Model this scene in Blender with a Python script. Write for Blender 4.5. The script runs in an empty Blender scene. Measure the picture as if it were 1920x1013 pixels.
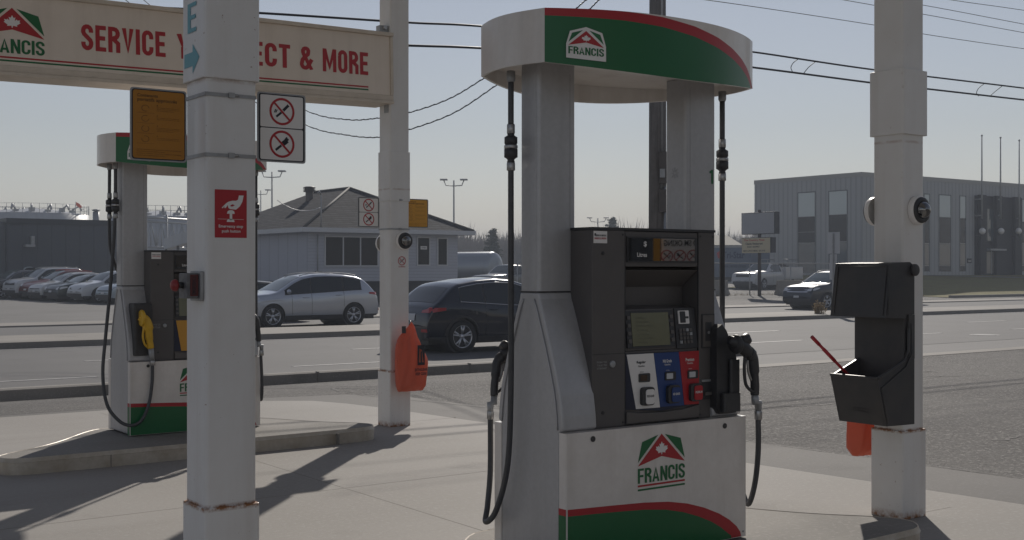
import bpy, bmesh, math, random
from mathutils import Vector, Matrix
random.seed(7)
R = math.radians
PI = math.pi
sc = bpy.context.scene
COL = sc.collection

# ------------------------------------------------------------------ camera
# world: X runs along the road (away to the right), Y across the road (away to the left)
CX, SX, F, H = .589, .808, 2250.0, 1.45
cd = bpy.data.cameras.new("camera")
cam = bpy.data.objects.new("camera", cd)
COL.objects.link(cam)
cam.location = (0, 0, H)
cam.rotation_euler = (R(90), 0, -math.atan2(CX, SX))
cd.sensor_width = 36
cd.lens = F / 1920 * 36
cd.clip_start = .05
cd.clip_end = 6000
sc.camera = cam

# ------------------------------------------------------------------ sky, sun, exposure
SUN_EL = R(30.5)
SUN_DIR = Vector((.693, .732, 0)).normalized()
w = bpy.data.worlds.new("World")
sc.world = w
w.use_nodes = True
nt = w.node_tree
bg = nt.nodes["Background"]
sky = nt.nodes.new("ShaderNodeTexSky")
sky.sky_type = 'NISHITA'
sky.sun_disc = False
sky.sun_elevation = SUN_EL
sky.sun_rotation = math.atan2(SUN_DIR.x, SUN_DIR.y)
sky.altitude = 300
sky.air_density = 1.3
sky.dust_density = .05
sky.ozone_density = 1.5
bg.inputs[1].default_value = .08
hs = nt.nodes.new("ShaderNodeHueSaturation"); hs.inputs['Saturation'].default_value = .58
nt.links.new(sky.outputs[0], hs.inputs['Color']); tn = nt.nodes.new("ShaderNodeMix"); tn.data_type = 'RGBA'; tn.blend_type = 'MULTIPLY'; tn.inputs[0].default_value = 1; tn.inputs[7].default_value = (1.04, .985, 1.03, 1)
nt.links.new(hs.outputs[0], tn.inputs[6]); nt.links.new(tn.outputs[2], bg.inputs[0])
sl = bpy.data.lights.new("sun", 'SUN')
sun = bpy.data.objects.new("sun", sl)
COL.objects.link(sun)
sl.energy = 4.9
sl.angle = R(.6)
sl.color = (1.0, .93, .84)
d = Vector((SUN_DIR.x * math.cos(SUN_EL), SUN_DIR.y * math.cos(SUN_EL), math.sin(SUN_EL)))
sun.rotation_euler = d.to_track_quat('Z', 'Y').to_euler()
sc.view_settings.view_transform = 'Standard'
sc.view_settings.look = 'None'
sc.view_settings.exposure = -.45
sc.view_settings.gamma = 1.0

# ------------------------------------------------------------------ measuring helpers (photo pixel on a known real plane -> world)
def pv(px, py, v):
    k = (px - 960) / F
    u = v * (SX * k + CX) / (SX - CX * k)
    Z = CX * u + SX * v
    return u, H - (py - 506) * Z / F
def pu(px, py, u):
    k = (px - 960) / F
    v = u * (SX - CX * k) / (SX * k + CX)
    Z = CX * u + SX * v
    return v, H - (py - 506) * Z / F
def pz(px, py, Z):
    X = (px - 960) / F * Z
    return Vector((CX * Z + SX * X, SX * Z - CX * X, H - (py - 506) * Z / F))

# ------------------------------------------------------------------ materials
MATS = {}
def mat(name, col, rough=.5, metal=0., noise=None, bump=None, coat=0., ior=1.5, alpha=1., rust=False, streak=None, emit=None, spec=None):
    if name in MATS:
        return MATS[name]
    m = bpy.data.materials.new(name)
    m.use_nodes = True
    n, l = m.node_tree.nodes, m.node_tree.links
    b = n["Principled BSDF"]
    b.inputs['Base Color'].default_value = (*col, 1)
    b.inputs['Roughness'].default_value = rough
    b.inputs['Metallic'].default_value = metal
    b.inputs['Coat Weight'].default_value = coat
    b.inputs['Coat Roughness'].default_value = .05
    b.inputs['IOR'].default_value = ior
    if spec is not None:
        b.inputs['Specular IOR Level'].default_value = spec
    tc = n.new("ShaderNodeTexCoord")
    cur = None
    def mixmul(a, fac_socket, dark):
        mx = n.new("ShaderNodeMix"); mx.data_type = 'RGBA'; mx.blend_type = 'MIX'
        l.new(fac_socket, mx.inputs[0])
        if a is None: mx.inputs[6].default_value = (*col, 1)
        else: l.new(a, mx.inputs[6])
        mx.inputs[7].default_value = (*dark, 1)
        return mx.outputs[2]
    def noisen(scale, detail=4, rgh=.6, vec=None, dist=0):
        t = n.new("ShaderNodeTexNoise"); t.inputs['Scale'].default_value = scale
        t.inputs['Detail'].default_value = detail; t.inputs['Roughness'].default_value = rgh
        t.inputs['Distortion'].default_value = dist
        l.new(vec or tc.outputs['Object'], t.inputs['Vector'])
        return t.outputs['Fac']
    def ramp(sock, a, b_, va=0., vb=1.):
        r = n.new("ShaderNodeMapRange"); l.new(sock, r.inputs[0])
        r.inputs[1].default_value = a; r.inputs[2].default_value = b_
        r.inputs[3].default_value = va; r.inputs[4].default_value = vb
        return r.outputs[0]
    if noise:
        for (scale, amt, dark) in (noise if isinstance(noise, list) else [noise]):
            cur = mixmul(cur, ramp(noisen(scale), .38, .68, 0, amt), dark)
    if streak:
        mp = n.new("ShaderNodeMapping"); mp.inputs['Scale'].default_value = (streak[0], streak[0], streak[0] * .06)
        l.new(tc.outputs['Object'], mp.inputs[0])
        cur = mixmul(cur, ramp(noisen(1, 5, .6, mp.outputs[0]), .5, .75, 0, streak[1]), streak[2])
    if rust:
        sp = n.new("ShaderNodeSeparateXYZ"); l.new(tc.outputs['Object'], sp.inputs[0])
        def near(z0, wd):
            s = n.new("ShaderNodeMath"); s.operation = 'SUBTRACT'; l.new(sp.outputs[2], s.inputs[0]); s.inputs[1].default_value = z0
            a = n.new("ShaderNodeMath"); a.operation = 'ABSOLUTE'; l.new(s.outputs[0], a.inputs[0])
            return ramp(a.outputs[0], 0, wd, 1, 0)
        tot = None
        for z0, wd, k in ((0, .055, 1.3), (.513, .016, 1.5), (2.2, .012, .5)):
            m1 = n.new("ShaderNodeMath"); m1.operation = 'MULTIPLY'; l.new(near(z0, wd), m1.inputs[0]); m1.inputs[1].default_value = k
            if tot is None: tot = m1.outputs[0]
            else:
                ad = n.new("ShaderNodeMath"); ad.operation = 'ADD'; l.new(tot, ad.inputs[0]); l.new(m1.outputs[0], ad.inputs[1]); tot = ad.outputs[0]
        mm = n.new("ShaderNodeMath"); mm.operation = 'MULTIPLY'; l.new(tot, mm.inputs[0])
        l.new(ramp(noisen(28, 5, .7), .35, .62), mm.inputs[1])
        cur = mixmul(cur, mm.outputs[0], (.26, .105, .03))
        cur = mixmul(cur, ramp(noisen(55, 3, .6), .70, .74, 0, .8), (.22, .12, .06))
    if cur is not None:
        l.new(cur, b.inputs['Base Color'])
    if bump:
        bl = bump if isinstance(bump, list) else [bump]
        prev = None
        for scale, st, dist in bl:
            bn = n.new("ShaderNodeBump"); bn.inputs['Strength'].default_value = st; bn.inputs['Distance'].default_value = dist
            l.new(noisen(scale, 5, .65), bn.inputs['Height'])
            if prev: l.new(prev, bn.inputs['Normal'])
            prev = bn.outputs[0]
        l.new(prev, b.inputs['Normal'])
    if alpha < 1:
        b.inputs['Alpha'].default_value = alpha
    if emit:
        b.inputs['Emission Color'].default_value = (*emit[0], 1); b.inputs['Emission Strength'].default_value = emit[1]
    MATS[name] = m
    return m

RED = (.42, .022, .03); GREEN = (.012, .135, .045)
m_col = mat("column_paint", (.73, .725, .715), .45, noise=[(3, .5, (.66, .645, .625)), (14, .2, (.67, .64, .61))], streak=(9, .18, (.42, .36, .30)), rust=True, bump=(60, .12, .002))
m_colside = m_col
m_beam = mat("sign_box_paint", (.78, .69, .60), .4, noise=(4, .4, (.68, .59, .5)), streak=(6, .2, (.4, .32, .25)))
m_beamframe = mat("sign_frame_paint", (.66, .58, .49), .45, noise=(7, .6, (.5, .44, .36)))
m_red = mat("red_vinyl", RED, .4)
m_green = mat("green_vinyl", GREEN, .35, noise=(3, .3, (.010, .11, .04)))
m_white = mat("white_enamel", (.78, .74, .70), .28, noise=[(2.5, .4, (.66, .62, .575)), (9, .25, (.6, .55, .5)), (30, .15, (.55, .5, .46))], streak=(6, .5, (.47, .42, .37)), coat=.3)
m_whitev = mat("white_vinyl", (.78, .76, .74), .4)
m_silver = mat("silver_paint", (.47, .47, .48), .40, .25, noise=[(4, .3, (.40, .40, .415)), (40, .2, (.3, .3, .3))], streak=(7, .4, (.33, .325, .32)), bump=(300, .05, .0005))
m_grey = mat("console_dark_plastic", (.100, .093, .091), .5, noise=[(9, .4, (.078, .073, .071)), (2, .5, (.12, .11, .105))], bump=(400, .15, .0006))
m_grey2 = mat("console_grey_plastic", (.12, .11, .103), .5, noise=(7, .4, (.09, .083, .08)), bump=(400, .15, .0006))
m_black = mat("black_plastic", (.040, .040, .043), .45, noise=(20, .5, (.06, .06, .062)))
m_rubber = mat("hose_rubber", (.055, .057, .062), .42, noise=(30, .5, (.085, .085, .088)))
m_steel = mat("steel", (.42, .42, .42), .35, .9, noise=(25, .5, (.25, .24, .23)))
m_galv = mat("galvanised", (.38, .39, .40), .5, .5, noise=(15, .5, (.25, .25, .25)))
m_glass = mat("dark_glass", (.012, .013, .015), .02, ior=2.7)
m_lcd = mat("lcd_screen", (.17, .17, .105), .2, noise=(6, .3, (.14, .14, .085)))
m_lcdline = mat("lcd_text", (.12, .12, .075), .3)
m_teal = mat("teal_vinyl", (.12, .34, .40), .45)
m_blue = mat("blue_panel", (.025, .06, .20), .35)
m_yellow = mat("yellow_panel", (.50, .24, .02), .4)
m_signy = mat("yellow_sign", (.42, .175, .012), .4, noise=(6, .3, (.34, .135, .01)))
m_signy2 = mat("bright_yellow_sign", (.62, .31, .04), .4)
m_brownt = mat("brown_print", (.16, .07, .01), .5)
m_blackv = mat("black_vinyl", (.02, .022, .03), .45)
m_orange = mat("orange_plastic_cloth", (.66, .17, .10), .42, noise=(5, .35, (.55, .12, .07)), bump=(12, .5, .01))
_n = m_orange.node_tree; _t = _n.nodes.new("ShaderNodeBsdfTranslucent"); _t.inputs[0].default_value = (.62, .24, .17, 1); _m = _n.nodes.new("ShaderNodeMixShader"); _m.inputs[0].default_value = .5
_n.links.new(_n.nodes["Principled BSDF"].outputs[0], _m.inputs[1]); _n.links.new(_t.outputs[0], _m.inputs[2]); _n.links.new(_m.outputs[0], _n.nodes["Material Output"].inputs[0])
m_bin = mat("bin_black_plastic", (.036, .037, .042), .42, noise=[(12, .5, (.055, .054, .056)), (3, .6, (.065, .06, .056))], bump=(200, .2, .001))
m_tyre = mat("tyre", (.028, .028, .03), .8)
m_rim = mat("alloy_rim", (.62, .63, .66), .3, .8)
m_carglass = mat("car_glass", (.012, .016, .02), .04, ior=1.7)
m_windshield = mat("windshield_glass", (.07, .095, .10), .06, ior=1.8)
m_tail = mat("tail_light", (.38, .025, .03), .2, coat=.5)
m_head = mat("head_light", (.6, .62, .65), .12, coat=1.)
m_amber = mat("amber_light", (.6, .2, .02), .3)
m_plate = mat("licence_plate", (.55, .56, .58), .4)
m_chrome = mat("chrome", (.6, .6, .62), .12, 1.)

# ------------------------------------------------------------------ mesh builder
class MB:
    def __init__(s): s.v = []; s.f = []; s.mi = []; s.mats = []; s.sm = []
    def m(s, material):
        if material not in s.mats: s.mats.append(material)
        return s.mats.index(material)
    def add(s, vs, fs, mt=None, smooth=False, T=None):
        o = len(s.v)
        s.v += [tuple(T @ Vector(p)) if T else tuple(p) for p in vs]
        i = s.m(mt) if mt else 0
        for f in fs:
            s.f.append([o + a for a in f]); s.mi.append(i); s.sm.append(smooth)
        return s
    def box(s, x0, x1, y0, y1, z0, z1, mt=None, T=None):
        vs = [(x, y, z) for z in (z0, z1) for y in (y0, y1) for x in (x0, x1)]
        return s.add(vs, [(0, 2, 3, 1), (4, 5, 7, 6), (0, 1, 5, 4), (2, 6, 7, 3), (0, 4, 6, 2), (1, 3, 7, 5)], mt, T=T)
    def rbox(s, x0, x1, y0, y1, z0, z1, r=.01, mt=None, axis='z', n=3, T=None):
        if axis == 'z': a0, a1, b0, b1 = x0, x1, y0, y1
        elif axis == 'y': a0, a1, b0, b1 = x0, x1, z0, z1
        else: a0, a1, b0, b1 = y0, y1, z0, z1
        p = rrect(a0, a1, b0, b1, r, n)
        c0, c1 = {'z': (z0, z1), 'y': (y0, y1), 'x': (x0, x1)}[axis]
        return s.prism(p, c0, c1, axis, mt, T=T)
    def prism(s, poly, c0, c1, axis='z', mt=None, smooth=False, T=None):
        n = len(poly)
        def P(a, b, c): return {'z': (a, b, c), 'y': (a, c, b), 'x': (c, a, b)}[axis]
        vs = [P(a, b, c0) for a, b in poly] + [P(a, b, c1) for a, b in poly]
        fs = [list(range(n)), list(range(2 * n - 1, n - 1, -1))]
        s.add(vs, fs, mt, False, T=T)
        o = len(s.v) - 2 * n
        i = s.m(mt) if mt else 0
        for k in range(n):
            s.f.append([o + k, o + n + k, o + n + (k + 1) % n, o + (k + 1) % n]); s.mi.append(i); s.sm.append(smooth)
        return s
    def tube(s, pts, r, n=10, mt=None, caps=True, T=None):
        pts = [Vector(p) for p in pts]
        rs = r if isinstance(r, (list, tuple)) else [r] * len(pts)
        vs = []; up = None
        for i, p in enumerate(pts):
            t = (pts[min(i + 1, len(pts) - 1)] - pts[max(i - 1, 0)])
            t = t.normalized() if t.length > 1e-9 else Vector((0, 0, 1))
            if up is None:
                up = t.orthogonal().normalized()
            up = (up - t * up.dot(t))
            up = up.normalized() if up.length > 1e-6 else t.orthogonal().normalized()
            q = t.cross(up)
            for k in range(n):
                a = 2 * PI * k / n
                vs.append(p + (up * math.cos(a) + q * math.sin(a)) * rs[i])
        fs = []
        for i in range(len(pts) - 1):
            for k in range(n):
                a = i * n + k; b = i * n + (k + 1) % n
                fs.append((a, b, b + n, a + n))
        s.add(vs, fs, mt, True, T=T)
        if caps:
            o = len(s.v) - len(vs); i2 = s.m(mt) if mt else 0
            s.f.append([o + k for k in range(n - 1, -1, -1)]); s.mi.append(i2); s.sm.append(False)
            s.f.append([o + len(vs) - n + k for k in range(n)]); s.mi.append(i2); s.sm.append(False)
        return s
    def cyl(s, p0, p1, r0, r1=None, n=16, mt=None, T=None):
        return s.tube([p0, p1], [r0, r0 if r1 is None else r1], n, mt, T=T)
    def grid(s, fn, nu, nv, mt=None, smooth=True, flip=False, T=None):
        vs = [fn(i / nu, j / nv) for i in range(nu + 1) for j in range(nv + 1)]
        fs = []
        for i in range(nu):
            for j in range(nv):
                a = i * (nv + 1) + j
                q = (a, a + nv + 1, a + nv + 2, a + 1)
                fs.append(q[::-1] if flip else q)
        return s.add(vs, fs, mt, smooth, T=T)
    def lathe(s, prof, n=24, mt=None, axis='z', c=(0, 0, 0), T=None):
        vs = []
        for r, h in prof:
            for k in range(n):
                a = 2 * PI * k / n; x, y = r * math.cos(a), r * math.sin(a)
                p = {'z': (x, y, h), 'y': (x, h, y), 'x': (h, x, y)}[axis]
                vs.append((p[0] + c[0], p[1] + c[1], p[2] + c[2]))
        fs = []
        for i in range(len(prof) - 1):
            for k in range(n):
                a = i * n + k; b = i * n + (k + 1) % n
                fs.append((a, b, b + n, a + n))
        return s.add(vs, fs, mt, True, T=T)
    def disc(s, c, r, axis='y', th=.002, n=24, mt=None, rin=0, sy=1., T=None):
        poly = [(c[0] + r * math.cos(2 * PI * k / n), c[1] + r * sy * math.sin(2 * PI * k / n)) for k in range(n)]
        if rin <= 0:
            return s.prism(poly, c[2], c[2] + th, axis, mt, T=T)
        inn = [(c[0] + rin * math.cos(2 * PI * k / n), c[1] + rin * sy * math.sin(2 * PI * k / n)) for k in range(n)]
        for k in range(n):
            k2 = (k + 1) % n
            s.prism([poly[k], poly[k2], inn[k2], inn[k]], c[2], c[2] + th, axis, mt, T=T)
        return s
    def build(s, name, material=None, parent=None, bevel=0, seg=2, weld=False, loc=None, sharp=None):
        me = bpy.data.meshes.new(name)
        me.from_pydata([tuple(p) for p in s.v], [], s.f)
        ms = s.mats or [material]
        if material and s.mats and material is not s.mats[0]: pass
        for mm in ms: me.materials.append(mm)
        me.polygons.foreach_set('material_index', s.mi)
        me.polygons.foreach_set('use_smooth', s.sm)
        me.update()
        bm = bmesh.new(); bm.from_mesh(me)
        if weld: bmesh.ops.remove_doubles(bm, verts=bm.verts, dist=1e-5)
        bmesh.ops.recalc_face_normals(bm, faces=bm.faces)
        bm.to_mesh(me); bm.free()
        o = bpy.data.objects.new(name, me)
        COL.objects.link(o)
        if parent: o.parent = parent
        if loc: o.location = loc
        if bevel:
            md = o.modifiers.new("bevel", 'BEVEL'); md.width = bevel; md.segments = seg; md.limit_method = 'ANGLE'; md.angle_limit = R(35)
        return o
def rrect(a0, a1, b0, b1, r, n=3):
    p = []
    for cx, cy, s0 in ((a1 - r, b1 - r, 0), (a0 + r, b1 - r, 90), (a0 + r, b0 + r, 180), (a1 - r, b0 + r, 270)):
        for k in range(n + 1):
            a = R(s0 + 90 * k / n); p.append((cx + r * math.cos(a), cy + r * math.sin(a)))
    return p
def smooth_pts(pts, k=8):
    pts = [Vector(p) for p in pts]; out = []
    for i in range(len(pts) - 1):
        p0, p1, p2, p3 = pts[max(i - 1, 0)], pts[i], pts[i + 1], pts[min(i + 2, len(pts) - 1)]
        for j in range(k):
            t = j / k
            out.append(.5 * ((2 * p1) + (p2 - p0) * t + (2 * p0 - 5 * p1 + 4 * p2 - p3) * t * t + (3 * p1 - p0 - 3 * p2 + p3) * t ** 3))
    out.append(pts[-1]); return out
def tag(o, label=None, cat=None, group=None, kind=None):
    if label: o['label'] = label
    if cat: o['category'] = cat
    if group: o['group'] = group
    if kind: o['kind'] = kind
    return o
def thing(name, label, cat, loc=(0, 0, 0), rz=0, group=None):
    o = bpy.data.objects.new(name, None); COL.objects.link(o)
    o.location = loc; o.rotation_euler = (0, 0, rz); o.empty_display_size = .2
    return tag(o, label, cat, group)
def copy_tree(o, parent=None):
    c = o.copy(); COL.objects.link(c)
    if parent: c.parent = parent
    for ch in [x for x in bpy.data.objects if x.parent == o]: copy_tree(ch, c)
    return c
# lettering: outlines of the built-in font turned into flat mesh pieces fitted to a box
_tc = {}
def glyphs(txt, bold):
    key = (txt, bold)
    if key in _tc: return _tc[key]
    cu = bpy.data.curves.new("t", 'FONT'); cu.body = txt; cu.size = 1; cu.offset = bold; cu.resolution_u = 3; cu.space_character = 1.0 + bold * 1.2
    cu.align_x = 'LEFT'
    ob = bpy.data.objects.new("t", cu)
    me = bpy.data.meshes.new_from_object(ob)
    vs = [(v.co.x, v.co.y) for v in me.vertices]; fs = [list(p.vertices) for p in me.polygons]
    bpy.data.objects.remove(ob); bpy.data.curves.remove(cu); bpy.data.meshes.remove(me)
    _tc[key] = (vs, fs); return vs, fs
def text(mb, txt, x0, x1, z0, z1, put, mt, bold=.02, fitbox=True, T=None):
    """put(a, b) -> 3D point for a in [x0,x1], b in [z0,z1]"""
    vs, fs = glyphs(txt, bold)
    if not vs: return
    ax0, ax1 = min(v[0] for v in vs), max(v[0] for v in vs)
    ay0, ay1 = min(v[1] for v in vs), max(v[1] for v in vs)
    out = [put(x0 + (v[0] - ax0) / (ax1 - ax0) * (x1 - x0), z0 + (v[1] - ay0) / (ay1 - ay0) * (z1 - z0)) for v in vs]
    mb.add(out, fs, mt, T=T)
def flat(mb, poly, put, mt):
    mb.add([put(a, b) for a, b in poly], [list(range(len(poly)))], mt)
# condensed bold sign lettering drawn as strokes
def arc(cx, cy, rx, ry, a0, a1, n=7): return [(cx + rx * math.cos(R(a0 + (a1 - a0) * k / n)), cy + ry * math.sin(R(a0 + (a1 - a0) * k / n))) for k in range(n + 1)]
def cglyph(c, t):
    w_ = {'I': t, 'M': .66, '&': .56, '1': .30, 'T': .44, 'N': .49, 'A': .50, 'F': .41, 'E': .41}.get(c, .46); h = t / 2; r = w_ / 2 - h; ry = .17
    m = w_ / 2
    G = {'E': [[(h, 0), (h, 1)], [(h, 1 - h), (w_, 1 - h)], [(h, .51), (w_ * .92, .51)], [(h, h), (w_, h)]],
         'F': [[(h, 0), (h, 1)], [(h, 1 - h), (w_, 1 - h)], [(h, .49), (w_ * .92, .49)]],
         'I': [[(h, 0), (h, 1)]], 'T': [[(0, 1 - h), (w_, 1 - h)], [(m, 0), (m, 1 - h)]],
         'V': [[(h * .95, 1), (m, h * .6), (w_ - h * .95, 1)]], 'Y': [[(h, 1), (m, .44), (w_ - h, 1)], [(m, 0), (m, .47)]],
         'X': [[(h, 1), (w_ - h, 0)], [(h, 0), (w_ - h, 1)]],
         'M': [[(h, 0), (h, 1)], [(w_ - h, 0), (w_ - h, 1)], [(h * 1.2, 1), (m, .22), (w_ - h * 1.2, 1)]],
         'N': [[(h, 0), (h, 1)], [(w_ - h, 0), (w_ - h, 1)], [(h * 1.1, 1), (w_ - h * 1.1, 0)]],
         'A': [[(h * .9, 0), (m, 1 - h * .3), (w_ - h * .9, 0)], [(w_ * .22, .27), (w_ * .78, .27)]],
         'O': [arc(m, 1 - h - ry, r, ry, 180, 0) + arc(m, h + ry, r, ry, 0, -180) + [(h, 1 - h - ry)]],
         'C': [[(w_ - h, .66)] + arc(m, 1 - h - ry, r, ry, 0, 180) + arc(m, h + ry, r, ry, 180, 360) + [(w_ - h, .35)]],
         'U': [[(h, 1)] + arc(m, h + ry, r, ry, 180, 360) + [(w_ - h, 1)]],
         'S': [[(w_ - h, .69)] + arc(m, 1 - h - ry, r, ry, 0, 180) + [(h, .70), (h * 1.4, .62), (w_ - h * 1.4, .40), (w_ - h, .31)] + arc(m, h + ry, r, ry, 0, -180) + [(h, .32)]],
         'P': [[(h, 0), (h, 1)], [(h, 1 - h), (m, 1 - h)] + arc(m, .73, r, .27 - h, 90, -90) + [(h, .46)]],
         'R': [[(h, 0), (h, 1)], [(h, 1 - h), (m, 1 - h)] + arc(m, .74, r, .26 - h, 90, -90) + [(h, .48)], [(m, .50), (w_ - h * .9, .36), (w_ - h * .9, 0)]],
         '1': [[(w_ - h, 0), (w_ - h, 1)], [(w_ - h, 1 - h * .7), (0, .78)]],
         '&': [[(w_ - h * .6, .0), (.14, .72)], [(.14, .70)] + arc(.26, .80, .12, .12, 200, -20, 7) + [(.36, .68), (.22, .55)], [(.24, .58), (.12, .42)] + arc(.23, .25, .15, .17, 150, 310, 7) + [(.40, .22)], [(.34, .14), (w_ - .04, .46)]]}
    return w_, G.get(c, [])
def ctext(mb, txt, x0, x1, z0, z1, put, mt, t=.165, gap=.085):
    tot = sum(cglyph(c, t)[0] if c != ' ' else .35 for c in txt) + gap * (len(txt) - 1)
    k = (x1 - x0) / tot; hz_ = z1 - z0; cx = 0.; lift = 0
    for c in txt:
        if c == ' ': cx += .35 + gap; continue
        w_, G = cglyph(c, t)
        for ln_ in G:
            lift = (lift + .00025) % .0013
            L_, R_ = [], []
            for i, p in enumerate(ln_):
                a = ln_[max(i - 1, 0)]; b_ = ln_[min(i + 1, len(ln_) - 1)]
                d0 = Vector((p[0] - a[0], p[1] - a[1])); d1 = Vector((b_[0] - p[0], b_[1] - p[1]))
                if d0.length < 1e-6: d0 = d1
                if d1.length < 1e-6: d1 = d0
                d0.normalize(); d1.normalize(); n0 = Vector((-d0.y, d0.x)); n1 = Vector((-d1.y, d1.x)); nn = (n0 + n1)
                if nn.length < .3: nn = n0.copy()
                nn.normalize(); sc_ = min(1 / max(nn.dot(n0), .45), 1.9) * t / 2
                L_.append((p[0] + nn.x * sc_, p[1] + nn.y * sc_)); R_.append((p[0] - nn.x * sc_, p[1] - nn.y * sc_))
            P_ = [put(x0 + (cx + a) * k, z0 + min(max(b_, 0), 1) * hz_, lift) for a, b_ in L_ + R_]; n = len(L_)
            mb.add(P_, [(i, i + 1, n + i + 1, n + i) for i in range(n - 1)], mt)
        cx += w_ + gap
LEAF = [(0, 1), (.12, .76), (.26, .83), (.20, .50), (.36, .66), (.41, .56), (.62, .60), (.55, .42), (.66, .36), (.36, .12), (.40, 0), (.06, .06), (.04, -.12)]
LEAF = LEAF + [(-x, y) for x, y in reversed(LEAF[1:])]
def logo(mb, x0, z0, W, put, stripes=True, box=False):
    def q(a, b): return put(x0 + a * W, z0 + b * W)
    if box:
        def q0(a, b): return put(x0 + a * W, z0 + b * W, -.0008)
        flat(mb, [(-.06, -.02), (1.06, -.02), (1.06, .42), (.955, .82), (.5, .97), (.045, .82), (-.06, .42)], q0, m_whitev)
        L = [(.41, .87), (.105, .765), (.005, .475)]
    else:
        L = [(.43, .84), (.09, .752), (.0, .434)]
    flat(mb, L, q, m_green); flat(mb, [(1 - a, b) for a, b in L][::-1], q, m_green)
    mb.add([q(.5, .85), q(0, .381), q(.5, .5), q(1, .381)], [(0, 1, 2), (0, 2, 3)], m_red)
    def q2(a, b): return put(x0 + a * W, z0 + b * W, .0008)
    pts = [(.5 + a * .20, .55 + b * .18) for a, b in LEAF]
    n = len(pts); vs = [q2(.5, .60)] + [q2(a, b) for a, b in pts]
    mb.add(vs, [(0, 1 + k, 1 + (k + 1) % n) for k in range(n)], m_whitev)
    ctext(mb, "FRANCIS", x0, x0 + W, z0 + .116 * W, z0 + .346 * W, put, m_green, .15, .06)
    if stripes:
        flat(mb, [(0, .061), (1, .061), (1, .09), (0, .09)], q, m_red)
        flat(mb, [(0, 0), (1, 0), (1, .029), (0, .029)], q, m_green)
def prohibited(mb, cx, cz, r, put, icon):
    n = 28; w_ = .17
    for k in range(n):
        a0, a1 = 2 * PI * k / n, 2 * PI * (k + 1) / n
        mb.add([put(cx + r * math.cos(a), cz + r * math.sin(a)) for a in (a0, a1)] + [put(cx + r * (1 - w_) * math.cos(a), cz + r * (1 - w_) * math.sin(a)) for a in (a1, a0)], [(0, 1, 2, 3)], m_red)
    def seg(ax, az, bx, bz, t, mt, lift=0.):
        dx, dz = bx - ax, bz - az; L = math.hypot(dx, dz); nx, nz = -dz / L * t / 2, dx / L * t / 2
        mb.add([put(cx + r * a, cz + r * b, lift) for a, b in ((ax + nx, az + nz), (ax - nx, az - nz), (bx - nx, bz - nz), (bx + nx, bz + nz))], [(0, 1, 2, 3)], mt)
    if icon == 'cig':
        seg(.1, .08, .52, .5, .2, m_blackv); seg(-.45, -.4, -.05, -.07, .16, m_blackv); seg(-.6, -.1, -.5, .15, .08, m_blackv); seg(-.5, -.1, -.38, .12, .08, m_blackv)
    else:
        seg(-.5, -.45, -.05, -.1, .17, m_blackv); seg(.05, 0, .42, .30, .36, m_blackv, .0001); seg(.30, .22, .52, .40, .14, m_blackv, .0003); seg(.18, .22, .40, .52, .14, m_blackv, .0004)
    seg(-.62, .62, .62, -.62, .15, m_red, .0006)

def struct(name, mb, material=None): 
    return tag(mb.build(name, material), kind='structure')

# ================================================================== GROUND
def asphalt(name, col, dark, light, bumpk, spk=.5):
    if name in MATS: return MATS[name]
    m = mat(name, col, .85)
    n, l = m.node_tree.nodes, m.node_tree.links
    b = n["Principled BSDF"]; tc = n["Texture Coordinate"]
    def noi(s, d_=5, v=None):
        t = n.new("ShaderNodeTexNoise"); t.inputs['Scale'].default_value = s; t.inputs['Detail'].default_value = d_
        l.new(v or tc.outputs['Object'], t.inputs['Vector']); return t.outputs['Fac']
    def mr(s, a, b_, c=0, d_=1):
        r = n.new("ShaderNodeMapRange"); l.new(s, r.inputs[0])
        for i, x in enumerate((a, b_, c, d_)): r.inputs[i + 1].default_value = x
        return r.outputs[0]
    def mx(a, fac, c2):
        x = n.new("ShaderNodeMix"); x.data_type = 'RGBA'; l.new(fac, x.inputs[0])
        if a is None: x.inputs[6].default_value = (*col, 1)
        else: l.new(a, x.inputs[6])
        x.inputs[7].default_value = (*c2, 1); return x.outputs[2]
    c = mx(None, mr(noi(.35), .40, .64, 0, .85), dark)
    mp = n.new("ShaderNodeMapping"); mp.inputs['Scale'].default_value = (.12, 1.6, 1); l.new(tc.outputs['Object'], mp.inputs[0])
    c = mx(c, mr(noi(1, 4, mp.outputs[0]), .5, .72, 0, .6), dark)
    c = mx(c, mr(noi(1.3, 6), .60, .70, 0, .45), tuple(x * .72 for x in dark))
    c = mx(c, mr(noi(34, 5), .54, .66, 0, spk), light)
    c = mx(c, mr(noi(110, 2), .3, .42, spk * 1.2, 0), dark)
    l.new(c, b.inputs['Base Color'])
    p = None
    for s, st, ds in bumpk:
        bn = n.new("ShaderNodeBump"); bn.inputs['Strength'].default_value = st; bn.inputs['Distance'].default_value = ds
        l.new(noi(s), bn.inputs['Height'])
        if p: l.new(p, bn.inputs['Normal'])
        p = bn.outputs[0]
    l.new(p, b.inputs['Normal'])
    return m
m_asph = asphalt("worn_asphalt", (.135, .128, .120), (.072, .067, .064), (.30, .285, .265), [(2.2, .35, .05), (26, 1.0, .030), (75, 1.0, .016), (160, 1.0, .007)], 1.0)
m_asph2 = asphalt("smooth_asphalt", (.135, .128, .12), (.105, .1, .095), (.18, .172, .163), [(60, .35, .006)], .5)
m_road = asphalt("road_asphalt", (.115, .112, .112), (.098, .096, .096), (.15, .148, .145), [(50, .3, .006)], .3)
m_conc = asphalt("forecourt_concrete", (.315, .298, .278), (.25, .234, .213), (.36, .345, .325), [(2.0, .1, .01), (30, .25, .006)], .45)
m_kerb = asphalt("kerb_concrete", (.27, .25, .225), (.20, .185, .165), (.34, .32, .29), [(30, .4, .006)], .5)
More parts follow.
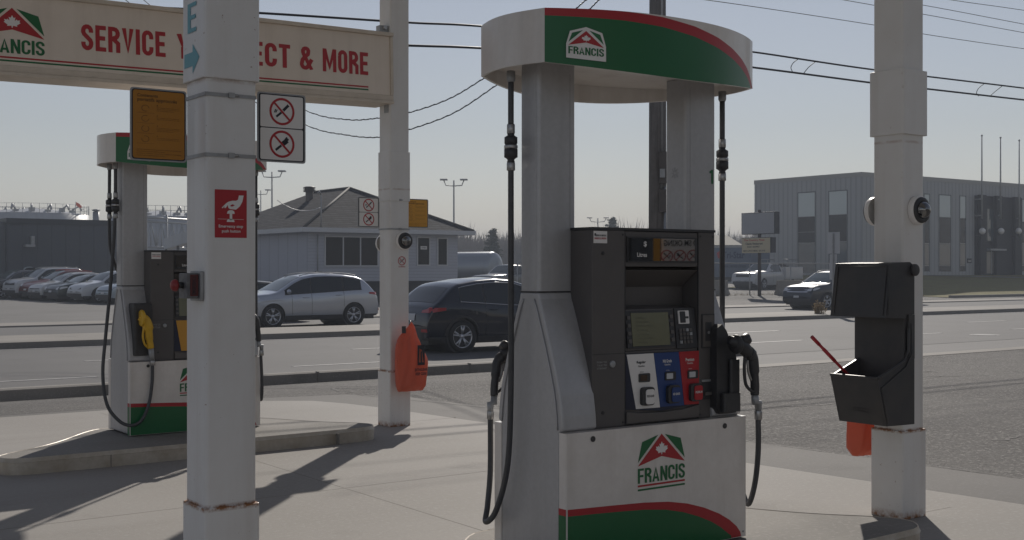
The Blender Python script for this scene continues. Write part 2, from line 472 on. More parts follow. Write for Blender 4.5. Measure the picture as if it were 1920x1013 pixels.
m_lot = asphalt("parking_asphalt", (.15, .145, .14), (.12, .115, .11), (.19, .185, .18), [(20, .2, .01)], .4)
m_line = mat("road_paint", (.42, .41, .40), .7, noise=(9, .7, (.2, .2, .19)))
m_joint = mat("joint_filler", (.235, .218, .195), .9)
m_tar = mat("crack_sealer", (.05, .047, .045), .8)

def gz(v, u=0.):
    pts = [(-1e4, 0), (12.7, -.012), (17.9, -.40), (42, -.40), (48, -.385), (62, -.27), (90, -.15), (1e4, .0)]
    up = min(max((u - 42) / 16, 0), 1) * min(max((v - 46) / 10, 0), 1) * .28
    if v <= 12.7: return -.012
    for (a, za), (b_, zb) in zip(pts, pts[1:]):
        if v <= b_: return za + (zb - za) * (v - a) / (b_ - a) + up
us = [-900, -300, -120, -60, -30, -15] + [i * 1.0 for i in range(-8, 30)] + [35, 42, 46, 50, 54, 58, 62, 70, 80, 95, 110, 130, 170, 250, 400, 900, 2500]
vs_ = [-300, -60, -20, -6, -2, 0, 2, 4, 6, 8, 10, 11.5, 12.7, 13.5, 14.5, 15.5, 16.5, 17.9, 20, 25, 30, 36, 42, 45, 48, 52, 57, 62, 70, 90, 120, 180, 300, 600, 1500, 4000]
g = MB(); vv = [(u, v, gz(v, u)) for u in us for v in vs_]; n_ = len(vs_)
g.add(vv, [(i * n_ + j, (i + 1) * n_ + j, (i + 1) * n_ + j + 1, i * n_ + j + 1) for i in range(len(us) - 1) for j in range(n_ - 1)], m_asph)
struct("ground", g)

def sheet(name, poly, z, mt, th=None):
    mb = MB()
    if th: mb.prism(poly, z - th, z, 'z', mt)
    else: mb.add([(a, b_, z) for a, b_ in poly], [list(range(len(poly)))], mt)
    return struct(name, mb)
sheet("asphalt_strip", [(-40, 12.72), (5.5, 12.74), (6.7, 12.5), (7.15, 11.8), (7.35, 10), (7.63, 6.8), (7.8, 4.6), (8.4, -4), (8.4, -30), (-40, -30)], -.006, m_asph2)
pad = MB()
PADP = [(-40, 12.5), (4.8, 12.5), (5.6, 12.38), (6.05, 12.05), (6.22, 11.6), (6.34, 11.0), (6.52, 9.3), (6.75, 6.1), (6.92, 4.2), (7.5, -4), (7.5, -30), (-40, -30)]
pad.add([(a, b_, 0) for a, b_ in PADP], [list(range(len(PADP)))], m_conc)
struct("forecourt_pad", pad)
jm = MB()
for x in (-2.2, .8, 3.8): jm.box(x - .003, x + .003, -10, 12.3, -.003, .0008, m_joint)
for y in (1.6, 4.35, 7.1, 9.85): jm.box(-12, 6.5, y - .003, y + .003, -.003, .0007, m_joint)
for y in (3.25,): jm.box(5.4, 6.9, y - .003, y + .003, -.003, .0007, m_joint)
struct("pad_joints", jm)
# cracks sealed with tar on the approach asphalt
ck = MB()
def crack(pts, wd=.02, z=None):
    for (a, b_) in zip(pts, pts[1:]):
        A, B = Vector((*a, 0)), Vector((*b_, 0)); dd = (B - A).normalized(); nn = Vector((-dd.y, dd.x, 0)) * wd * random.uniform(.3, .8)
        za = (gz(A.y) + .004) if z is None else z; zb = (gz(B.y) + .004) if z is None else z
        ck.add([(A.x - nn.x, A.y - nn.y, za), (A.x + nn.x, A.y + nn.y, za), (B.x + nn.x, B.y + nn.y, zb), (B.x - nn.x, B.y - nn.y, zb)], [(0, 1, 2, 3)], m_tar)
def wander(a, b_, n=14, j=.06):
    return [(a[0] + (b_[0] - a[0]) * t / n + random.uniform(-j, j), a[1] + (b_[1] - a[1]) * t / n + random.uniform(-j, j)) for t in range(n + 1)]
crack(wander((6.9, 12.75), (7.6, 14.6), 10, .08), .03); crack(wander((7.6, 14.6), (7.3, 17.2), 10, .1), .03)
crack(wander((7.38, 10), (7.66, 6.8), 30, .012), .02, -.004); crack(wander((7.66, 6.8), (8.2, 0), 30, .012), .02, -.004)
crack(wander((5.5, 12.74), (-10, 12.72), 40, .012), .02, -.003)
crack(wander((6.75, 12.5), (7.35, 10), 12, .012), .02, -.004)
for k in range(12):
    u0 = random.uniform(8.5, 16); v0 = random.uniform(4, 12)
    crack(wander((u0, v0), (u0 + random.uniform(-3, 3), v0 + random.uniform(-.6, .6)), 12, .09), .03, -.009)
struct("asphalt_cracks", ck)
# road
rd = MB()
def strip(mb, u0, u1, v0, v1, z, mt): mb.add([(u0, v0, z), (u1, v0, z), (u1, v1, z), (u0, v1, z)], [(0, 1, 2, 3)], mt)
strip(rd, -300, 600, 17.95, 29.6, -.394, m_road); strip(rd, -300, 600, 32.8, 40.6, -.394, m_road)
rd.add([(9, 17.95, -.394), (9, 18.0, -.394), (600, 17.96, -.394), (600, 17.95, -.394)], [(0, 1, 2, 3)], m_road)
struct("road", rd)
ap = MB()  # flush concrete gutter along the open driveway
ap.add([(11.2, 12.32, -.006), (11.2, 12.72, -.006), (90, 12.72, -.006), (90, 12.32, -.006)], [(0, 3, 2, 1)], m_kerb)
rd2 = MB(); vv2 = [12.74, 13.5, 14.5, 15.5, 16.5, 17.9, 17.96]
rd2.add([(u, v, gz(v) + .006) for v in vv2 for u in ((11.4 + (v - 12.74) * .8), 300)], [(2 * i, 2 * i + 1, 2 * i + 3, 2 * i + 2) for i in range(len(vv2) - 1)], m_road)
struct("driveway_apron", rd2)
struct("gutter_strip", ap)
ln = MB()
for i in range(-6, 20):
    u0 = i * 6.1 + 1.2
    ln.box(u0, u0 + 2.4, 24.6, 24.74, -.394, -.388, m_line)
for i in range(-6, 20):
    u0 = i * 6.1 + 4.0
    ln.box(u0, u0 + 2.4, 20.9, 21.02, -.394, -.388, m_line)
ln.box(-100, 300, 33.2, 33.34, -.394, -.388, m_line); ln.box(-100, 300, 29.2, 29.3, -.394, -.388, m_line)
struct("road_markings", ln)
md = MB()
md.prism([(29.6, -.41), (29.62, -.25), (29.75, -.235), (32.6, -.235), (32.78, -.25), (32.8, -.41)], -200, 500, 'x', m_kerb)
struct("median", md)
k1 = MB()
k1.prism([(17.72, -.42), (17.74, -.235), (17.80, -.215), (17.93, -.215), (17.95, -.42)], -60, 19.0, 'x', m_kerb)
for i in range(-20, 7): k1.box(i * 3 - .01, i * 3 + .01, 17.712, 17.8, -.41, -.21, m_joint)
struct("near_kerb", k1)
k2 = MB()
k2.prism([(40.6, -.42), (40.62, -.345), (40.7, -.335), (42.6, -.33), (42.62, -.42)], -200, 500, 'x', m_kerb)
struct("far_pavement", k2)
lot = MB()
for (u0, u1) in ((-160, 40),):
    vsq = [42.62, 45, 48, 52, 57, 62, 70, 90, 120]
    lot.add([(u, v, gz(v) + .006) for v in vsq for u in (u0, u1)], [(2 * i, 2 * i + 1, 2 * i + 3, 2 * i + 2) for i in range(len(vsq) - 1)], m_lot)
struct("parking_lot", lot)
mh = MB()
mh.disc((0, 0, 0), .42, 'z', .006, 28, mat("manhole_ring", (.30, .295, .28), .8)); mh.disc((0, 0, .006), .33, 'z', .004, 28, mat("manhole_iron", (.07, .07, .075), .6, .4))
o = mh.build("manhole_cover", None, None); uu, _z = pv(1846, 632, 19.6); o.location = (uu + .0, 19.6, -.394)
o.scale = (1, 1, 1); tag(o, "round iron manhole cover set in the near lane of the road", "manhole cover")
# lawn with a rising bank in front of the office
m_lawn = mat("dry_lawn", (.26, .235, .085), .95, noise=[(.6, .8, (.23, .18, .08)), (8, .6, (.08, .085, .035))], bump=(30, .8, .05))
lw = MB()
def lz(u, v):
    t = min(max((v - 46.5) / 13.5, 0), 1); e = min(max((u - 70) / 6, 0), 1)
    return max(gz(v, u) + .03, -.33 + 1.35 * t * e)
nu_, nv_ = 60, 14
lw.add([(69 + i * 1.6, 46.4 + j * 1.5, lz(69 + i * 1.6, 46.4 + j * 1.5)) for i in range(nu_ + 1) for j in range(nv_ + 1)], [(i * (nv_ + 1) + j, (i + 1) * (nv_ + 1) + j, (i + 1) * (nv_ + 1) + j + 1, i * (nv_ + 1) + j + 1) for i in range(nu_) for j in range(nv_)], m_lawn, True)
struct("lawn", lw)
pth = MB()
pp = [(85.5, 59.6), (90, 58.6), (96, 57.2), (104, 55.5), (104, 56.2), (96, 58.0), (90, 59.3), (86.5, 59.9)]
pth.add([(a, b_, lz(a, b_) + .03) for a, b_ in pp], [(0, 1, 6, 7), (1, 2, 5, 6), (2, 3, 4, 5)], m_kerb)
struct("footpath", pth)
kb = MB(); kb.box(69, 160, 46.1, 46.4, -.5, -.2, m_kerb); struct("lawn_kerb", kb)

# ================================================================== ISLANDS
m_isl = asphalt("island_concrete", (.24, .225, .205), (.17, .16, .145), (.30, .28, .26), [(30, .3, .006)], .5)
m_guard = mat("island_steel_edge", (.50, .46, .40), .5, .2, noise=[(6, .6, (.30, .24, .17)), (30, .3, (.3, .26, .2))])
def island(dv, h, label):
    P = [(2.12, 8.98), (2.2, 8.90), (2.36, 8.87), (5.02, 8.93), (5.16, 8.97), (5.24, 9.06), (5.24, 9.18), (4.9, 9.55), (4.62, 10.1), (4.4, 10.22), (3.2, 10.22), (3.02, 10.1), (2.6, 9.5), (2.12, 9.14)]
    # soften the outline
    for _ in range(2):
        Q = []
        for i in range(len(P)):
            a, b_ = P[i], P[(i + 1) % len(P)]
            Q += [(a[0] * .78 + b_[0] * .22, a[1] * .78 + b_[1] * .22), (a[0] * .22 + b_[0] * .78, a[1] * .22 + b_[1] * .78)]
        P = Q
    cx_, cy_ = 3.7, 9.5
    P = [((a - cx_) * (.935 if a > cx_ else 1.03), b_ - cy_) for a, b_ in P]
    t = thing("pump_island", label, "pump island", (cx_ + (.22 if dv else 0), cy_ + dv, 0), 0, "raised concrete pump islands")
    mb = MB(); mb.prism([(a * (1 - .012 / math.hypot(a, b_)), b_ * (1 - .012 / math.hypot(a, b_))) for a, b_ in P], -.02, h - .004, 'z', m_isl); mb.build("slab", None, t)
    e = MB(); n = len(P)
    prof = [(0, -.02), (0, h - .035), (.004, h - .033), (.004, h - .030), (-.003, h - .02), (-.010, h - .001), (-.016, h - .0045)]
    vs = []
    for a, b_ in P:
        L = math.hypot(a, b_); 
        for off, z in prof: vs.append((a * (1 + off / L), b_ * (1 + off / L), z))
    k = len(prof)
    e.add(vs, [(i * k + j, ((i + 1) % n) * k + j, ((i + 1) % n) * k + j + 1, i * k + j + 1) for i in range(n) for j in range(k - 1)], m_guard, False)
    for x in (-.88, .2, 1.0): e.box(x - .004, x + .004, -.62 + .0 * x, -.55, 0, h - .03, m_joint)
    e.build("edge_guard", None, t)
    return t
island(-5.26, .15, "concrete island under the near fuel dispenser, its rounded end beside the right column")
island(0, .12, "long concrete island with rounded steel edge under the far fuel dispenser")

# ================================================================== COLUMNS
def column(u, v, rot, label, sleeve=(2.2, 9), slw=.010, top=4.998, low=.515, w_=.205):
    t = thing("canopy_column", label, "column", (u, v, 0), 0, "white square canopy columns")
    mb = MB(); mb.rbox(0, w_, 0, w_, .515, top, .016, m_col, 'z', 3); mb.build("shaft", None, t)
    b_ = MB(); b_.rbox(-.011, w_ + .011, -.011, w_ + .011, 0, low, .014, m_col, 'z', 3)
    b_.build("base_sleeve", None, t, bevel=.003)
    if sleeve:
        s = MB(); s.rbox(-slw, w_ + slw, -slw, w_ + slw, sleeve[0], min(sleeve[1], top), .018, m_col, 'z', 3); s.build("upper_sleeve", None, t, bevel=.003)
    return t
c1 = column(1.80, 4.505, 0, "nearest white column at left, carrying the yellow and no smoking signs and a red sticker", (2.205, 9), .012, w_=.213)
c2 = column(5.62, 9.62, 0, "white column at the end of the long sign box, orange bag hanging on it", (2.09, 2.55), .010)
c3 = column(5.93, 4.29, 0, "right hand white column carrying the black towel and squeegee bin", (2.24, 2.62), .018)
# canopy roof they carry, above the frame
rf = thing("canopy_roof", "flat roof over the fuel dispensers, above the top of the picture", "canopy roof", (0, 0, 5.0))
mb = MB(); mb.box(.9, 6.35, -8.0, 10.4, 0, .12, mat("canopy_soffit", (.75, .75, .75), .5)); mb.build("soffit", None, rf)
mb = MB(); mb.box(.8, 6.45, -8.1, 10.5, .121, .9, m_white); mb.build("fascia", None, rf)

def straps(t, zs, w_=.205, m_=None):
    for z in zs:
        mb = MB()
        for (x0, x1, y0, y1) in ((-.004, w_ + .004, -.0045, -.002), (-.0045, -.002, -.004, w_ + .004), (w_ + .002, w_ + .0045, -.004, w_ + .004), (-.004, w_ + .004, w_ + .002, w_ + .0045)):
            mb.box(x0, x1, y0, y1, z - .007, z + .007, m_galv)
        mb.box(w_ * .5 - .012, w_ * .5 + .012, -.014, -.0046, z - .010, z + .010, m_steel)
        mb.cyl((w_ * .5 + .012, -.010, z), (w_ * .5 + .03, -.010, z), .004, mt=m_steel)
        mb.build("strap", None, t)
straps(c1, [1.45 + 328 / 474, 1.45 + 215 / 474]); straps(c2, [2.10, 1.83])

# decals on the near column
def pc1(a, b_, l=0): return (a, -.0012 - l, b_)
mb = MB()
x0, x1, z0, z1 = .036, .170, 1.578, 1.768
flat(mb, [(x0, z0), (x1, z0), (x1, z1), (x0, z1)], pc1, m_red)
def q(a, b_): return pc1(x0 + a * (x1 - x0), z0 + b_ * (z1 - z0), .0008)
hand = [(.21, .62), (.25, .61), (.29, .66), (.30, .615), (.34, .62), (.40, .68), (.42, .62), (.47, .60), (.66, .59), (.78, .66), (.86, .76), (.90, .89), (.75, .89), (.72, .80), (.66, .775), (.55, .775), (.42, .75), (.34, .71)]
flat(mb, hand, q, m_whitev)
hole = [(.48, .655), (.54, .65), (.62, .68), (.55, .70), (.49, .68)]
mb.add([pc1(x0 + a * (x1 - x0), z0 + b_ * (z1 - z0), .0016) for a, b_ in hole], [tuple(range(5))], m_red)
flat(mb, [(.37, .50), (.40, .555), (.46, .575), (.54, .575), (.60, .555), (.62, .50)], q, m_whitev)
flat(mb, [(.46, .37), (.54, .37), (.54, .50), (.46, .50)], q, m_whitev); flat(mb, [(.37, .33), (.61, .33), (.61, .355), (.56, .385), (.42, .385), (.37, .355)], q, m_whitev)
flat(mb, [(.09, .383), (.9, .383), (.9, .389), (.09, .389)], q, m_whitev)
text(mb, "Emergency stop", .12, .88, .19, .27, q, m_whitev, .02); text(mb, "push button", .22, .80, .09, .17, q, m_whitev, .02)
mb.build("emergency_sticker", None, c1)
mb = MB()
def pl1(a, b_, l=0): return (-.0132, a, b_)
w_ = .205
# y runs away from camera on this face; letters read from far edge to near corner
def rev(a, b_, l=0): return (-.0135 - l, .205 - a, b_)
ctext(mb, "E", .205 - .158, .205 - .065, 2.397, 2.515, rev, m_teal, .14); ctext(mb, "I", .09, .125, 2.545, 2.66, rev, m_teal, .16)
def rr(a, b_): return rev(a, b_)
flat(mb, [(.012, 2.262), (.10, 2.262), (.10, 2.232), (.172, 2.290), (.10, 2.350), (.10, 2.318), (.012, 2.318)], rr, m_teal)
mb.build("direction_lettering", None, c1)

# emergency stop box on the near column's left face
e = thing("emergency_stop_button", "grey emergency stop box with red mushroom button on the left face of the nearest column", "emergency button", (1.80, 4.505, 1.39))
mb = MB(); mb.rbox(-.016, -.002, .015, .125, -.062, .056, .006, m_galv, 'x'); mb.build("back_plate", None, e, bevel=.002)
mb = MB(); mb.rbox(-.066, -.016, .03, .115, -.052, .048, .006, mat("stop_box_grey", (.10, .10, .11), .5, noise=(30, .8, (.2, .2, .2))), 'x'); mb.build("housing", None, e, bevel=.003)
mb = MB(); mb.box(-.052, -.02, .0275, .0295, -.042, .042, mat("stop_label_red", (.10, .02, .02), .5))
text(mb, "EMERGENCY", -.036, .036, -.0, .012, lambda a, b_, l=0: (-.045 + b_ * 1.2, .0265, a), m_blackv, .02)
mb.build("label", None, e)
mb = MB(); mb.cyl((-.066, .072, 0), (-.088, .072, 0), .013, mt=m_black); mb.lathe([(0, -.115), (.012, -.114), (.02, -.108), (.024, -.098), (.024, -.092), (.014, -.086), (0, -.086)], 20, mat("button_red", (.26, .03, .03), .45), 'x', (0, .072, 0)); mb.build("button", None, e)

# signs strapped on the columns
def sign_plate(name, x, v, w_, z0, h_, label, kind, up=0, frame=m_galv, back=None):
    t = thing(name, label, "sign", (x, v, z0))
    mb = MB(); mb.rbox(0, w_, .0, .004, 0, h_, .012, frame, 'y'); mb.rbox(.02, w_ - .02, .004, .012, h_ * .1, h_ * .16, .003, m_galv, 'y'); mb.build("plate", None, t)
    f = MB()
    def pf(a, b_, l=0): return (a * w_, -.0012 - l, b_ * h_)
    if kind == 'yellow':
        f.prism(rrect(.028 * w_, .972 * w_, .02 * h_, .98 * h_, .010), -.001, -.0002, 'y', m_blackv)
        f.prism(rrect(.045 * w_, .955 * w_, .035 * h_, .965 * h_, .009), -.002, -.001, 'y', up or m_signy)
        def p2(a, b_, l=0): return (a * w_, -.0026 - l, b_ * h_)
        text(f, "Contenants", .12, .48, .875, .92, p2, m_brownt, .03); text(f, "portatifs approuvés", .12, .82, .80, .865, p2, m_brownt, .03)
        for k in range(4):
            zc = .72 - k * .14
            f.add([p2(.11, zc - .065), p2(.42, zc - .065), p2(.42, zc - .062), p2(.11, zc - .062)], [(0, 1, 2, 3)], m_brownt)
            for a in range(10):
                a0, a1 = 2 * PI * a / 12 + k, 2 * PI * (a + 1) / 12 + k
                f.add([p2(.26 + .07 * math.cos(t_) * r_, zc + .045 * math.sin(t_) * r_) for t_, r_ in ((a0, 1), (a1, 1), (a1, .85), (a0, .85))], [(0, 1, 2, 3)], m_brownt)
            text(f, str(k + 1), .46, .48, zc + .035, zc + .055, p2, m_brownt, .02)
            for j in range(3 if k % 2 == 0 else 2):
                text(f, ["Ne remplir que le contenant", "approuvé et placé au sol", "loin de toute flamme nue"][j], .46, .86 - .1 * (j == 2), zc + .008 - j * .02, zc + .022 - j * .02, p2, m_brownt, .01)
        for j in range(4):
            text(f, "Eteindre le moteur et ne pas fumer pendant le remplissage", .11, .9 - .3 * (j % 2), .145 - j * .027, .162 - j * .027, p2, m_brownt, .01)
    else:
        f.prism(rrect(.03 * w_, .97 * w_, .022 * h_, .978 * h_, .010), -.001, -.0002, 'y', m_blackv)
        for a0, a1 in ((.036, .488), (.503, .962)):
            f.prism(rrect(.06 * w_, .94 * w_, a0 * h_, a1 * h_, .006), -.002, -.001, 'y', m_whitev)
        def p3(a, b_, l=0): return (a, -.0028 - l, b_)
        prohibited(f, w_ * .5, h_ * .735, w_ * .26, p3, 'cig'); prohibited(f, w_ * .5, h_ * .265, w_ * .26, p3, 'tool')
    f.build("face", None, t)
    return t
def zat(px, py, v): return pv(px, py, v)[1]
V1 = 4.60
ya, yb = pv(244, 305, V1), pv(350, 170, V1)
sign_plate("instruction_sign", ya[0], V1, yb[0] - ya[0], 1.45 + 201 / 474 - .0, .283, "yellow brown French instruction sign left of the nearest column, in front of the far pump", "yellow", m_signy)
wa, wb = pv(484, 305, V1), pv(573, 175, V1)
sign_plate("no_smoking_sign", wa[0] - .004, V1, wb[0] - wa[0] + .004, 1.45 + 203 / 454, .288, "large white sign with two red prohibition circles, right of the nearest column", "white")
V2 = 9.72
ya, yb = pv(768, 427, V2), pv(803, 372, V2)
sign_plate("instruction_sign", 5.832, V2, yb[0] - 5.832, 1.45 + 79 / 197, .272, "small bright yellow instruction sign right of the column with the orange bag", "yellow", m_signy2)
wa, wb = pv(671, 425, V2), pv(711, 371, V2)
sign_plate("no_smoking_sign", wa[0], V2, wb[0] - wa[0], 1.45 + 80 / 203, .278, "small white sign with two red prohibition circles, left of the column with the orange bag", "white")
# the sign that stands opposite the near pump and shows in its display glass
t = thing("warning_board", "white no smoking board on a yellow post opposite the near pump, mirrored in its display", "sign", (8.43, -.51, 0), PI + .753)
mb = MB(); mb.box(-.34, .19, 0, .02, 1.40, 1.78, m_whitev); mb.build("board", None, t)
mb = MB(); mb.box(.20, .27, -.03, .05, 0, 2.3, m_signy2); mb.build("post", None, t)
mb = MB()
def pb(a, b_, l=0): return (a, -.002 - l, b_)
text(mb, "NO SM OKING", -.215, .165, 1.69, 1.75, pb, m_blackv, .02)
for i, ic in enumerate(('cig', 'tool', 'cig')): prohibited(mb, -.125 + i * .13, 1.59, .062, pb, ic)
mb.build("lettering", None, t)
ks = thing("reflection_backdrop", "unseen long dark brown block added behind the viewpoint to darken the pump glass reflection", "reflection backdrop", (6, -12, 0))  # unseen building, added so the display glass mirrors something dark
mb = MB(); mb.box(0, 34, -8, 0, 0, 3.6, mat("backdrop_dark_brown", (.03, .024, .02), .8)); mb.build("wall", None, ks)
mb = MB(); mb.box(-.4, 34.4, -8.4, .4, 3.6, 3.9, m_grey); mb.build("roof", None, ks)
for k in range(6):
    mb = MB(); mb.box(2 + k * 5, 5.5 + k * 5, .001, .04, .9, 2.6, m_glass); mb.build("window", None, ks)

# dome cameras
def dome(u, v, z, face, label, r=.088):
    t = thing("dome_camera", label, "security camera", (u, v, z), {'front': 0, 'back': PI}[face], "dome cameras on the columns")
    mb = MB(); mb.lathe([(r, 0), (r, -.025), (r * .95, -.032), (r * .86, -.034), (0, -.034)], 32, m_whitev, 'y'); mb.build("mount", None, t)
    mb = MB(); mb.lathe([(r * .9, -.034), (r * .88, -.042), (r * .6, -.044), (r * .55, -.039)], 32, m_black, 'y'); mb.build("trim_ring", None, t)
    mb = MB(); rd_ = r * .6
    mb.lathe([(rd_ * math.cos(a), -.040 - rd_ * .9 * math.sin(a)) for a in [i * PI / 20 for i in range(11)]], 28, m_glass, 'y'); mb.build("dome", None, t)
dome(5.64 + .120, 9.62 - .002, 1.722, 'front', "black and white dome camera on the front of the column with the orange bag", .085)
dome(5.64 + .04, 9.62 + .207, 1.70, 'back', "dome camera on the back of the column with the orange bag, its edge showing left", .085)
dome(5.93 + .130, 4.29 - .002, 1.80, 'front', "dome camera on the front of the right hand column above the black bin", .085)
dome(5.93 + .04, 4.29 + .207, 1.80, 'back', "dome camera on the back of the right hand column, its edge showing left", .085)
mb = MB()
def ps(a, b_, l=0): return (a, -.0015 - l, b_)
prohibited(mb, .125, 1.535, .042, ps, 'cig'); text(mb, "NO SMOKING", .09, .16, 1.475, 1.487, ps, m_red, .02)
mb.build("no_smoking_sticker", None, c2)

# ================================================================== LONG SIGN BOX
sb = thing("sign_box", "long white overhead sign box reading SERVICE YOU EXPECT & MORE in red", "sign", (5.635 + .058, 9.60, 0))
sb.rotation_euler = (0, R(-1.0), 0)
L_ = -7.2
mb = MB(); mb.box(L_, -.03, .0, .30, 3.062, 3.60, m_beam); mb.build("panel", None, sb)
mb = MB()
mb.box(L_, 0, -.022, .32, 2.982, 3.010, m_beamframe); mb.box(L_, 0, -.010, .31, 3.011, 3.061, m_beamframe)
mb.box(L_, 0, -.03, .32, 3.601, 3.635, m_beamframe); mb.box(-.029, 0, -.014, .31, 3.062, 3.60, m_beamframe)
mb.build("frame", None, sb, bevel=.004)
for x, z in ((-.05, 3.69), (.02, 2.965)):
    mb = MB(); mb.box(x - .05, x + .06, .05, .12, z - .055, z + .02, m_galv); mb.cyl((x, .03, z), (x, .14, z), .018, mt=m_steel)
    mb.build("bracket", None, sb)
mb = MB()
def pbm(a, b_, l=0): return (a - 5.635, -.0015 - l, b_)
# the visible words fix the spacing of the whole line
U9 = lambda p: pv(p, 0, 9.6)[0]
for wd_, p0, p1 in (("SERVICE", U9(152), U9(310)), ("YOU", U9(331), U9(331) + .40), ("EXPECT", U9(544) - .74, U9(544)), ("&", U9(562), U9(586)), ("MORE", U9(605), U9(690))):
    ctext(mb, wd_, p0, p1, 3.228, 3.432, pbm, m_red)
ur = pv(690, 0, 9.6)[0]
for z0, mt in ((3.115, m_red), (3.09, m_green)): flat(mb, [(-1.4, z0), (ur, z0), (ur, z0 + .013), (-1.4, z0 + .013)], pbm, mt)
mb.build("lettering", None, sb)
mb = MB(); xr = pv(83, 0, 9.6)[0]
logo(mb, xr - .47, 3.10, .47, pbm, stripes=False)
mb.build("emblem", None, sb)

# ================================================================== FUEL DISPENSERS
def side_profile(z):
    pts = [(0, .218), (.57, .226), (.61, .244), (.75, .238), (.86, .222), (1.0, .158), (1.08, .118), (1.18, .070), (1.24, .070)]
    pts = [(0, .214), (.588, .214), (.598, .243), (.66, .238), (.76, .222), (.86, .192), (.96, .158), (1.05, .124), (1.12, .098), (1.176, .073), (1.2, .070)]
    for (a, pa), (b_, pb_) in zip(pts, pts[1:]):
        if z <= b_: return pa + (pb_ - pa) * (z - a) / (b_ - a)
    return .070
W_, XC = 1.116, .558
def dispenser(loc, label, far=False):
    t = thing("fuel_dispenser", label, "fuel dispenser", loc, 0, "fuel dispensers")
    # plinth
    mb = MB(); mb.box(.03, W_ - .03, -.22, .22, 0, .03, m_black); mb.build("plinth", None, t)
    # core body behind the doors
    mb = MB(); mb.box(.15, W_ - .15, -.205, .205, .03, .588, m_silver); mb.box(.19, W_ - .19, -.05, .05, .588, 1.18, m_grey); mb.build("cabinet", None, t)
    # pedestals and pillars
    for sx in (0, 1):
        zs = [0.01, .3, .588] + [.6 + .03 * i for i in range(21)]
        poly = [(-side_profile(z), z) for z in zs] + [(side_profile(z), z) for z in reversed(zs)]
        mb = MB()
        x0, x1 = (0, .195) if sx == 0 else (W_ - .195, W_)
        mb.prism(poly, x0, x1, 'x', m_silver, smooth=False)
        pm = mb.build("pedestal", None, t, bevel=.010, seg=3)
        # raised contour line on the outer face
        ln_ = MB(); xo = x0 - .004 if sx == 0 else x1
        zz = [.60 + .03 * i for i in range(20)]
        for s in (-1, 1):
            P = [Vector((xo + (.0 if sx == 0 else .004), s * (side_profile(z) - .035), z)) for z in zz]
            ln_.tube(P, .0035, 6, m_silver)
        ln_.build("moulding", None, pm)
        mb = MB()
        x0, x1 = (0, .214) if sx == 0 else (W_ - .214, W_)
        mb.rbox(x0, x1, -.070, .070, 1.205, 2.24, .018, m_silver, 'z', 4)
        for s in (-1, 1):
            mb.box(x1 - .0355 if sx == 0 else x0 + .0345, x1 - .0345 if sx == 0 else x0 + .0355, s * .0695 - .001, s * .0695 + .001, 1.21, 2.19, m_grey2)
        mb.rbox(x0 - .003, x0 + .006, -.052, .052, 1.21, 2.19, .002, m_silver, 'z') if sx == 0 else mb.rbox(x1 - .006, x1 + .003, -.052, .052, 1.21, 2.19, .002, m_silver, 'z')
        pl = mb.build("pillar", None, t)
        sm_ = MB(); sm_.box(x0 + .001, x1 - .001, -.069, .069, 1.1985, 1.2055, m_black); sm_.build("seam", None, pl)
    # lower doors
    for s in (1, -1):
        T = Matrix.Translation((XC, 0, 0)) @ Matrix.Rotation(0 if s == 1 else PI, 4, 'Z') @ Matrix.Translation((-XC, 0, 0))
        mb = MB()
        mb.rbox(-.002, W_ + .002, -.272, -.2155, .005, .590, .006, m_white, 'z', 2, T=T)
        dr = mb.build("door", None, t)
        if s == 1 or not far:
            gr = MB()
            def pd(a, b_, l=0): return T @ Vector((a, -.2732 - l, b_))
            up = [(0.003, .262), (.15, .256), (.30, .250), (.45, .243), (.6, .230), (.72, .208), (.83, .176), (.93, .136), (1.0, .098), (1.05, .06), (1.075, .03), (1.082, .008)]
            lo = [(0.003, .233), (.15, .227), (.30, .220), (.45, .211), (.58, .196), (.69, .172), (.79, .14), (.88, .103), (.94, .07), (.985, .038), (1.01, .022), (1.015, .008)]
            for i in range(len(up) - 1):
                gr.add([pd(*lo[i]), pd(*lo[i + 1]), pd(*up[i + 1]), pd(*up[i])], [(0, 1, 2, 3)], m_red)
                gr.add([pd(lo[i][0], .007), pd(lo[i + 1][0], .007), pd(*lo[i + 1]), pd(*lo[i])], [(0, 1, 2, 3)], m_green)
            sd = lambda a, b_: T @ Vector((-.0033, a, b_))
            gr.add([sd(-.268, .007), sd(-.217, .007), sd(-.217, .233), sd(-.268, .233)], [(0, 1, 2, 3)], m_green)
            gr.add([sd(-.268, .233), sd(-.217, .233), sd(-.217, .262), sd(-.268, .262)], [(0, 1, 2, 3)], m_red)
            gr.build("swoosh", None, dr)
            lg = MB(); logo(lg, .409, .298, .294, pd); lg.build("emblem", None, dr)
            lk = MB()
            for x, z in ((.145, .557), (.968, .552)): lk.disc((x, z, -.2755), .013, 'y', .003, 16, m_black, T=T)
            lk.build("lock", None, dr)
    # console, both sides
    for s in ((1, -1)):
        T = Matrix.Translation((XC, 0, 0)) @ Matrix.Rotation(0 if s == 1 else PI, 4, 'Z') @ Matrix.Translation((-XC, 0, 0))
        mb = MB()
        XL, XR = .183, .952
        yf, yb_ = -.222, -.0
        # frame of the console round the recess
        mb.box(XL, .378, yf, yb_, .592, 1.480, m_grey, T=T)
        mb.box(.843, XR, yf, yb_, .592, 1.480, m_grey, T=T)
        mb.box(.379, .842, yf + .004, yb_, 1.315, 1.478, m_grey, T=T)
        mb.box(.379, .842, -.115, yb_, .93, 1.314, m_grey, T=T)      # back of the recess
        mb.box(.379, .842, yf + .006, yb_, .592, .929, m_grey, T=T)
        # sloping shelf that carries screen and card reader
        mb.prism([(-.217, .93), (-.116, .93), (-.116, 1.135), (-.195, 1.12)], .379, .842, 'x', m_grey, T=T)
